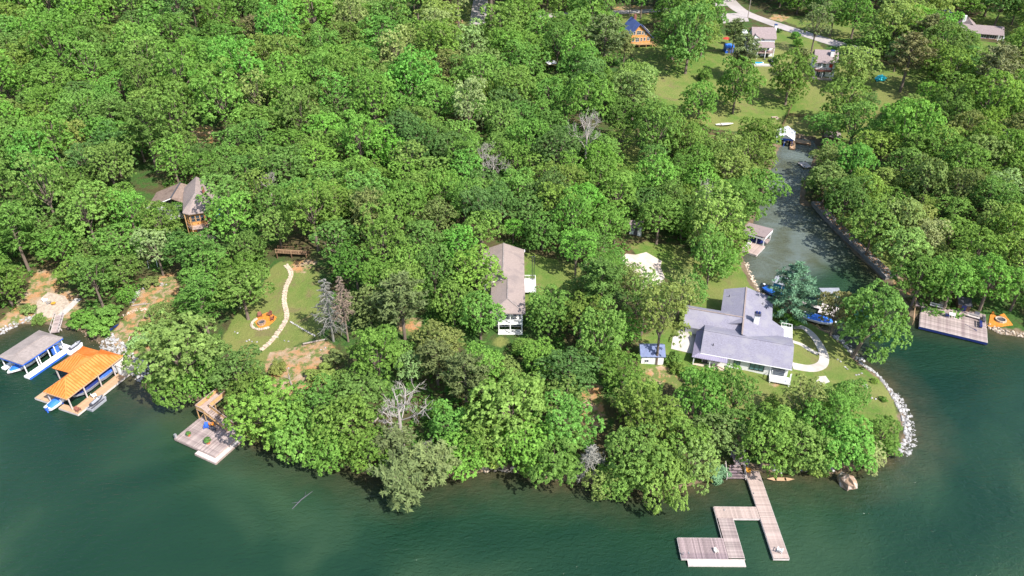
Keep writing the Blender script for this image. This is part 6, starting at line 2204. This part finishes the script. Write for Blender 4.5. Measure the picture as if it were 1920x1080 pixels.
# foot bridge at the top of the clearing
q = G(540, 492)
t = thing('foot_bridge', 'brown timber foot bridge in tree shade above the clearing', 'bridge', (q[0], q[1] + 1.5, q[2]), -.12)
planks(t, -3.2, 4.5, 0, 1.6, 1.5, 'v', .3, 'brown_wood')
railing(t, [(-3.2, .05), (4.5, .05)], 1.5, 'plank_tan', 1.0, .4)
railing(t, [(-3.2, 1.6), (4.5, 1.6)], 1.5, 'brown_wood', 1.0, .4)
for u in (-3, .6, 4.3):
    for v in (.1, 1.5):
        post(t, u, v, -.8, 1.45, 'brown_wood', .2)
# garden furniture on the sandy shore
for px, py, mat, lab in ((86, 566, 'white', 'white chair facing the other on the sandy shore'), (93, 570, 'steel', 'grey chair beside the amber stool on the sandy shore')):
    q = G(px, py)
    chair(lab, mat, q[0], q[1], q[2], 1.0 + px * .3, .7)
q = G(101, 571)
t = thing('fire_bowl', 'amber fire bowl in front of the chairs on the sandy shore', 'fire bowl', q)
MB().cyl(0, 0, .15, .45, .3, 12, .55).build('bowl', M['amber'], t)
for k in range(3):
    a = k * 2.1
    MB().bar((.3 * math.cos(a), .3 * math.sin(a), .2), (.45 * math.cos(a), .45 * math.sin(a), 0), .06).build('leg', M['dark'], t)
q = G(288, 500)
t = thing('swing_frame', 'grey metal frame standing on the rocky slope', 'frame', q, .3)
for u in (-1, 1):
    MB().bar((u, -.6, 0), (u, 0, 1.8), .08).bar((u, .6, 0), (u, 0, 1.8), .08).build('leg', M['steel'], t)
MB().bar((-1.1, 0, 1.8), (1.1, 0, 1.8), .09).build('crossbar', M['steel'], t)
q = G(213, 617)
t = thing('kayak', 'dark blue kayak standing up the bank near the reddish stair', 'kayak', q, 1.2)
MB().loft([[(-1.8, 0, .3), (-1.8, 0, .28), (-1.8, 0, .3)], [(-.7, -.32, .35), (-.7, 0, .05), (-.7, .32, .35)], [(.7, -.32, .35), (.7, 0, .05), (.7, .32, .35)], [(1.8, 0, .3), (1.8, 0, .28), (1.8, 0, .3)]]).build('hull', M['navy'], t)
MB().cyl(0, 0, .34, .38, .28, 10).build('cockpit', M['dark'], t)

# poles
def pole(px, py, hh, lab, arm=True):
    q = G(px, py)
    t = thing('utility_pole', lab, 'utility pole', q)
    MB().tube([(0, 0, -.5), (0, 0, hh)], [.2, .13], 8).build('shaft', M['bark_grey'], t)
    if arm:
        MB().bx(-1.1, 1.1, -.07, .07, hh - .9, hh - .74).build('crossarm', M['brown_wood'], t)
        MB().cyl(.35, 0, hh - 2.4, hh - 1.5, .25, 8).build('transformer', M['steel'], t)


pole(1402, 34, 11, 'tall utility pole beside the bend of the curving road')
pole(1180, 30, 11, 'utility pole on the verge behind the log house')
pole(870, 14, 9, 'thin pole on the grass next to the pale drive', False)
for k, px in enumerate((997.5, 1001)):
    q = G(px, 528)
    t = thing('flag_pole', ('slim dark pole nearer the tan roof of the long house', 'slim dark pole nearer the yard of the long house')[k], 'pole', q)
    MB().tube([(0, 0, -.3), (0, 0, 6.5)], [.09, .07], 7).build('shaft', M['dark'], t)
    MB().blob((0, 0, 6.6), .14, .14, .14, random.Random(1), 6, 4, 0).build('finial', M['charcoal'], t)

# fence between the two lawns by the creek
def plank_fence(lab, a, b, hh=1.3):
    A_, B_ = Vector(G(*a)), Vector(G(*b))
    t = thing('plank_fence', lab, 'fence', A_)
    dv = B_ - A_
    n = max(2, int(dv.length / 2.4))
    P = []
    for i in range(n + 1):
        q = A_ + dv * i / n
        P.append(Vector((q.x, q.y, hz(q.x, q.y))) - A_)
        MB().bx(-.09, .09, -.09, .09, -.4, hh + .1).build('post', M['brown_wood'], t, False, P[-1])
    for c, e in zip(P, P[1:]):
        for z in (.35, .75, 1.15):
            MB().bar(c + Vector((0, 0, z)), e + Vector((0, 0, z)), .05, .2).build('board', M['brown_wood'], t)


plank_fence('brown plank fence running down the lawn to the white creek boathouse', (1483, 203), (1465, 243))
plank_fence('brown plank fence crossing the lawn away from the creek boathouse', (1480, 218), (1532, 223), 1.1)
q = G(1453, 222)
t = thing('fire_pit', 'small square stone fire pit on the lawn by the plank fence', 'fire pit', q, .1)
for u0, u1, v0, v1 in ((-1.1, 1.1, -.9, -.6), (-1.1, 1.1, .6, .9), (-1.1, -.8, -.6, .6), (.8, 1.1, -.6, .6)):
    MB().bx(u0, u1, v0, v1, -.2, .4).build('curb', M['rock_tan'], t)
MB().bx(-.8, .8, -.6, .6, -.2, .1).build('ash_bed', M['red_brown'], t)
q = G(1357, 236)
t = thing('rowing_boat', 'pale rowing boat stored on the lawn edge under the trees', 'boat', q, .15)
MB().loft([[(-3, -.5, .7), (-3, 0, .2), (-3, .5, .7)], [(-1, -1.0, .7), (-1, 0, .1), (-1, 1.0, .7)], [(1.5, -.9, .75), (1.5, 0, .1), (1.5, .9, .75)], [(3.4, 0, .9), (3.4, 0, .6), (3.4, 0, .9)]]).build('hull', M['cream'], t)
for u in (-1.2, .6):
    MB().bx(u - .15, u + .15, -.8, .8, .62, .7).build('seat', M['plank_tan'], t)
q = G(1650, 150)
t = thing('tarpaulin_heap', 'aqua tarpaulin heaped over something on the far lawn', 'tarpaulin', q, .5)
MB().blob((0, 0, .7), 2.8, 1.7, 1.1, random.Random(8), 11, 6, .2).build('cover', M['aqua_tarp'], t)
q = G(1034, 128)
t = thing('canopy_tent', 'small white canopy in the gap of the wood left of the log house', 'canopy', q, .3)
MB().plate([(-2, -2, 2.3), (2, -2, 2.3), (0, 0, 3.1)], .06).plate([(2, -2, 2.3), (2, 2, 2.3), (0, 0, 3.1)], .06).plate([(2, 2, 2.3), (-2, 2, 2.3), (0, 0, 3.1)], .06).plate([(-2, 2, 2.3), (-2, -2, 2.3), (0, 0, 3.1)], .06).build('roof', M['white'], t)
for u in (-1.9, 1.9):
    for v in (-1.9, 1.9):
        MB().cyl(u, v, -.2, 2.3, .05, 6).build('leg', M['steel'], t)
q = G(1361, 82)
t = thing('parasol', 'red parasol standing by the blue shed', 'parasol', q)
MB().cyl(0, 0, 0, 2.5, .05, 6).build('pole', M['steel'], t)
m = MB()
n = 8
for k in range(n):
    a, b = 6.283 * k / n, 6.283 * (k + 1) / n
    m.plate([(1.7 * math.cos(a), 1.7 * math.sin(a), 2.2), (1.7 * math.cos(b), 1.7 * math.sin(b), 2.2), (0, 0, 2.9)], .04)
m.build('canopy', M['red'], t)
q = G(1393, 72)
t = thing('camper_van', 'white camper with blue windows parked beside the white house', 'camper', q, 1.45)
MB().bx(-3.6, 2.2, -1.15, 1.15, .6, 3.2).build('body', M['white_gel'], t)
MB().loft([[(2.2, -1.1, .6), (2.2, -1.1, 3.1), (2.2, 1.1, 3.1), (2.2, 1.1, .6)], [(3.6, -1.0, .6), (3.3, -1.0, 1.9), (3.3, 1.0, 1.9), (3.6, 1.0, .6)]]).build('cab', M['white_gel'], t)
for u in (-2.4, 2.3):
    for v in (-1.05, 1.05):
        w = MB().tube([(u, v - .13, .42), (u, v + .13, .42)], [.42, .42], 12).build('wheel', M['dark'], t)
for u in (-2.2, -.4):
    window(t, (u, -1.15, 2.2), 1.1, .7, S_, 'charcoal', 'glass')
    window(t, (u, 1.15, 2.2), 1.1, .7, -S_, 'charcoal', 'glass')
window(t, (-3.6, 0, 2.2), 1.4, .8, math.pi, 'charcoal', 'blue_paint')
q = G(860, 42)
t = thing('timber_pile', 'stack of pale timber beside the end of the drive', 'timber stack', q, .2)
for k in range(9):
    MB().bx(-1.9, 1.9, -.8 + (k % 3) * .55, -.3 + (k % 3) * .55, (k // 3) * .3, (k // 3) * .3 + .27).build('board', M['plank_tan'], t)
# log drifting off the shore
q = W(566, 938, 0)
t = thing('driftwood', 'dark branch drifting in the water off the wooded shore', 'driftwood', (q[0], q[1], 0), 1.0)
MB().tube([(-2.2, 0, -.02), (0, .15, .06), (2.4, -.1, 0)], [.08, .1, .04], 6).build('log', M['charcoal'], t)
MB().tube([(-.6, .1, .05), (-1.5, .8, .25)], [.06, .02], 5).build('twig', M['charcoal'], t)
MB().tube([(.8, .1, .05), (1.6, .7, .2)], [.05, .02], 5).build('twig', M['charcoal'], t)
# bare fallen stems
for px, py, L, rz, lab in ((600, 640, 7, .3, 'grey brush log at the upper edge of the orange bare slope'), (705, 790, 6, 1.1, 'brown fallen stem beside the white bare tree'), (265, 572, 4, .2, 'pale log lying on the rocky orange slope'), (545, 715, 5, 2.0, 'reddish fallen stem on the bare slope')):
    q = G(px, py)
    t = thing('fallen_log', lab, 'log', q, rz)
    MB().tube([(-L / 2, 0, .12), (0, .1, .18), (L / 2, 0, .1)], [.2, .17, .08], 7).build('stem', M['bark_grey'], t)
    MB().tube([(L * .1, .05, .2), (L * .3, .9, .5)], [.07, .02], 5).build('twig', M['bark_grey'], t)
    MB().tube([(L * .25, 0, .15), (L * .42, -.7, .4)], [.05, .02], 5).build('twig', M['bark_grey'], t)

# leafy undergrowth filling the floor of the wood and fringing the clearings: nobody could count it
R = np.random.RandomState(77)
n = 90000
ux = R.uniform(-230, 230, n)
uy = R.uniform(88, 330, n)
ok = np.abs(ux) < uy * .78 + 20
ux, uy = ux[ok], uy[ok]
ii = np.clip(np.searchsorted(GX, ux) - 1, 0, nx - 1)
jj = np.clip(np.searchsorted(GY, uy) - 1, 0, ny - 1)
good = (SD[jj, ii] > .6) & (lawn_w[jj, ii] < .25) & (soil_w[jj, ii] < .3)
clump = wob(ux, uy, 3.0, 21) + wob(ux, uy, 8.0, 22)
good &= clump > -.1
for hx, hy, hr in HOUSES:
    good &= (ux - hx) ** 2 + (uy - hy) ** 2 > hr * hr
good &= ~((np.abs(ux - 37) < 4) & (uy < 98)) & ~((ux < -48) & (uy < 112) & (ux > -60))
ux, uy = ux[good][:26000], uy[good][:26000]
C, N, D, S, T = [], [], [], [], []
k = 5
uz = np.array([hz(a, b) for a, b in zip(ux, uy)])
base = np.stack([ux, uy, uz], 1)
size = R.uniform(.25, .6, len(ux))
for q in range(k):
    d = rdir(R, len(ux))
    d[:, 2] = np.abs(d[:, 2])
    C.append(base + d * (size * np.array(1.2))[:, None] + np.array((0, 0, .2)))
    N.append(np.array((0, 0, 1)) + R.normal(size=d.shape) * .5)
    D.append(d)
    S.append(np.stack([size * .8, size * .45], 1))
    T.append(np.clip(.5 + R.normal(size=len(ux)) * .2, 0, 1))
u = link('undergrowth', leaf_mesh('undergrowth', np.concatenate(C), np.concatenate(N), np.concatenate(D), np.concatenate(S), np.concatenate(T), M['leaf']))
u.color = (.055, .135, .026, 1)
tag(u, kind='stuff')

# ------------------------------------------------------------------ every tree is told from its neighbours by where it stands
MARK = [('the orange boathouse', 150, 710), ('the grey boathouse', 60, 655), ('the square stair dock', 390, 805), ('the orange mulch circle', 495, 600), ('the flagstone path', 535, 570),
        ('the bare orange slope', 560, 700), ('the bay fronted house', 375, 390), ('the brown roofed house', 312, 352), ('the long tan roof', 960, 520), ('the pale patio', 1205, 500), ('the lilac roofed house', 1390, 620),
        ('the blue roofed shed', 1222, 668), ('the blue green cedar', 1491, 545), ('the stone sea wall', 1590, 455), ('the gabled creek boathouse', 1482, 255), ('the flat creek boathouse', 1425, 445),
        ('the log house', 1195, 65), ('the tall white house', 1430, 85), ('the ranch house', 1850, 60), ('the aqua tarpaulin', 1650, 145), ('the weathered dock', 1780, 600), ('the hook shaped dock', 1390, 960),
        ('the big boulder', 1587, 905), ('the white rock bank', 1675, 790), ('the white shore tree', 748, 775), ('the tall bare tree', 1100, 260), ('the drive end', 898, 35), ('the lone tan pine', 478, 62),
        ('the pale stemmed tree', 880, 195), ('the foot bridge', 545, 485), ('the sandy shore chairs', 95, 568), ('the garden hut', 1190, 432), ('the grey dead conifer', 614, 570),
        ('the upper left corner', 0, 0), ('the upper left edge', 0, 270), ('the middle right edge', 1920, 480), ('the upper right corner', 1920, 0), ('the upper right edge', 1920, 250)]
OCT = ['right of', 'above and right of', 'above', 'above and left of', 'left of', 'below and left of', 'below', 'below and right of']
ORD = ['nearest', 'second', 'third', 'fourth', 'fifth', 'sixth', 'seventh', 'eighth', 'ninth', 'tenth', 'eleventh', 'twelfth', 'thirteenth', 'fourteenth', 'fifteenth', 'sixteenth', 'seventeenth', 'eighteenth', 'nineteenth', 'twentieth']
lists = {}
for i, t in enumerate(ALL_TREES):
    for mi, (nm, mx, my) in enumerate(MARK):
        dx, dy = t['px'][0] - mx, my - t['px'][1]
        dist = math.hypot(dx, dy)
        if dist < 12:
            continue
        o = int(((math.degrees(math.atan2(dy, dx)) + 22.5) % 360) // 45)
        lists.setdefault((mi, o, t['kind']), []).append((dist, i))
best = {}
for key, l in lists.items():
    l.sort()
    for rank, (dist, i) in enumerate(l):
        score = rank + dist / 250
        if i not in best or score < best[i][0]:
            best[i] = (score, key, rank)
SIZE = lambda r_: 'large' if r_ > 48 else 'small' if r_ < 28 else 'medium'
for i, t in enumerate(ALL_TREES):
    o = t['o']
    if not t['label']:
        sc, (mi, oc, kd), rank = best[i]
        w = '%s %s, %s such %s %s' % (WORD[t['tone']] if not t['kind'].startswith('bare') else SIZE(t['rpx']), KIND_WORD[t['kind']], ORD[min(rank, 19)], OCT[oc], MARK[mi][0])
        o['label'] = w
    if t['kind'] == 'bush':
        o['group'] = 'shrubs on banks and around houses'
    elif t['kind'].startswith('bare'):
        o['group'] = 'dead trees standing in the wood'
    elif t['kind'] in ('pine', 'cedar'):
        o['group'] = 'evergreens among the broadleaf trees'
    else:
        o['group'] = 'broadleaf trees of the lakeside wood'
print('OBJECTS', len(bpy.data.objects), 'tris', sum(len(m_.polygons) for m_ in bpy.data.meshes))
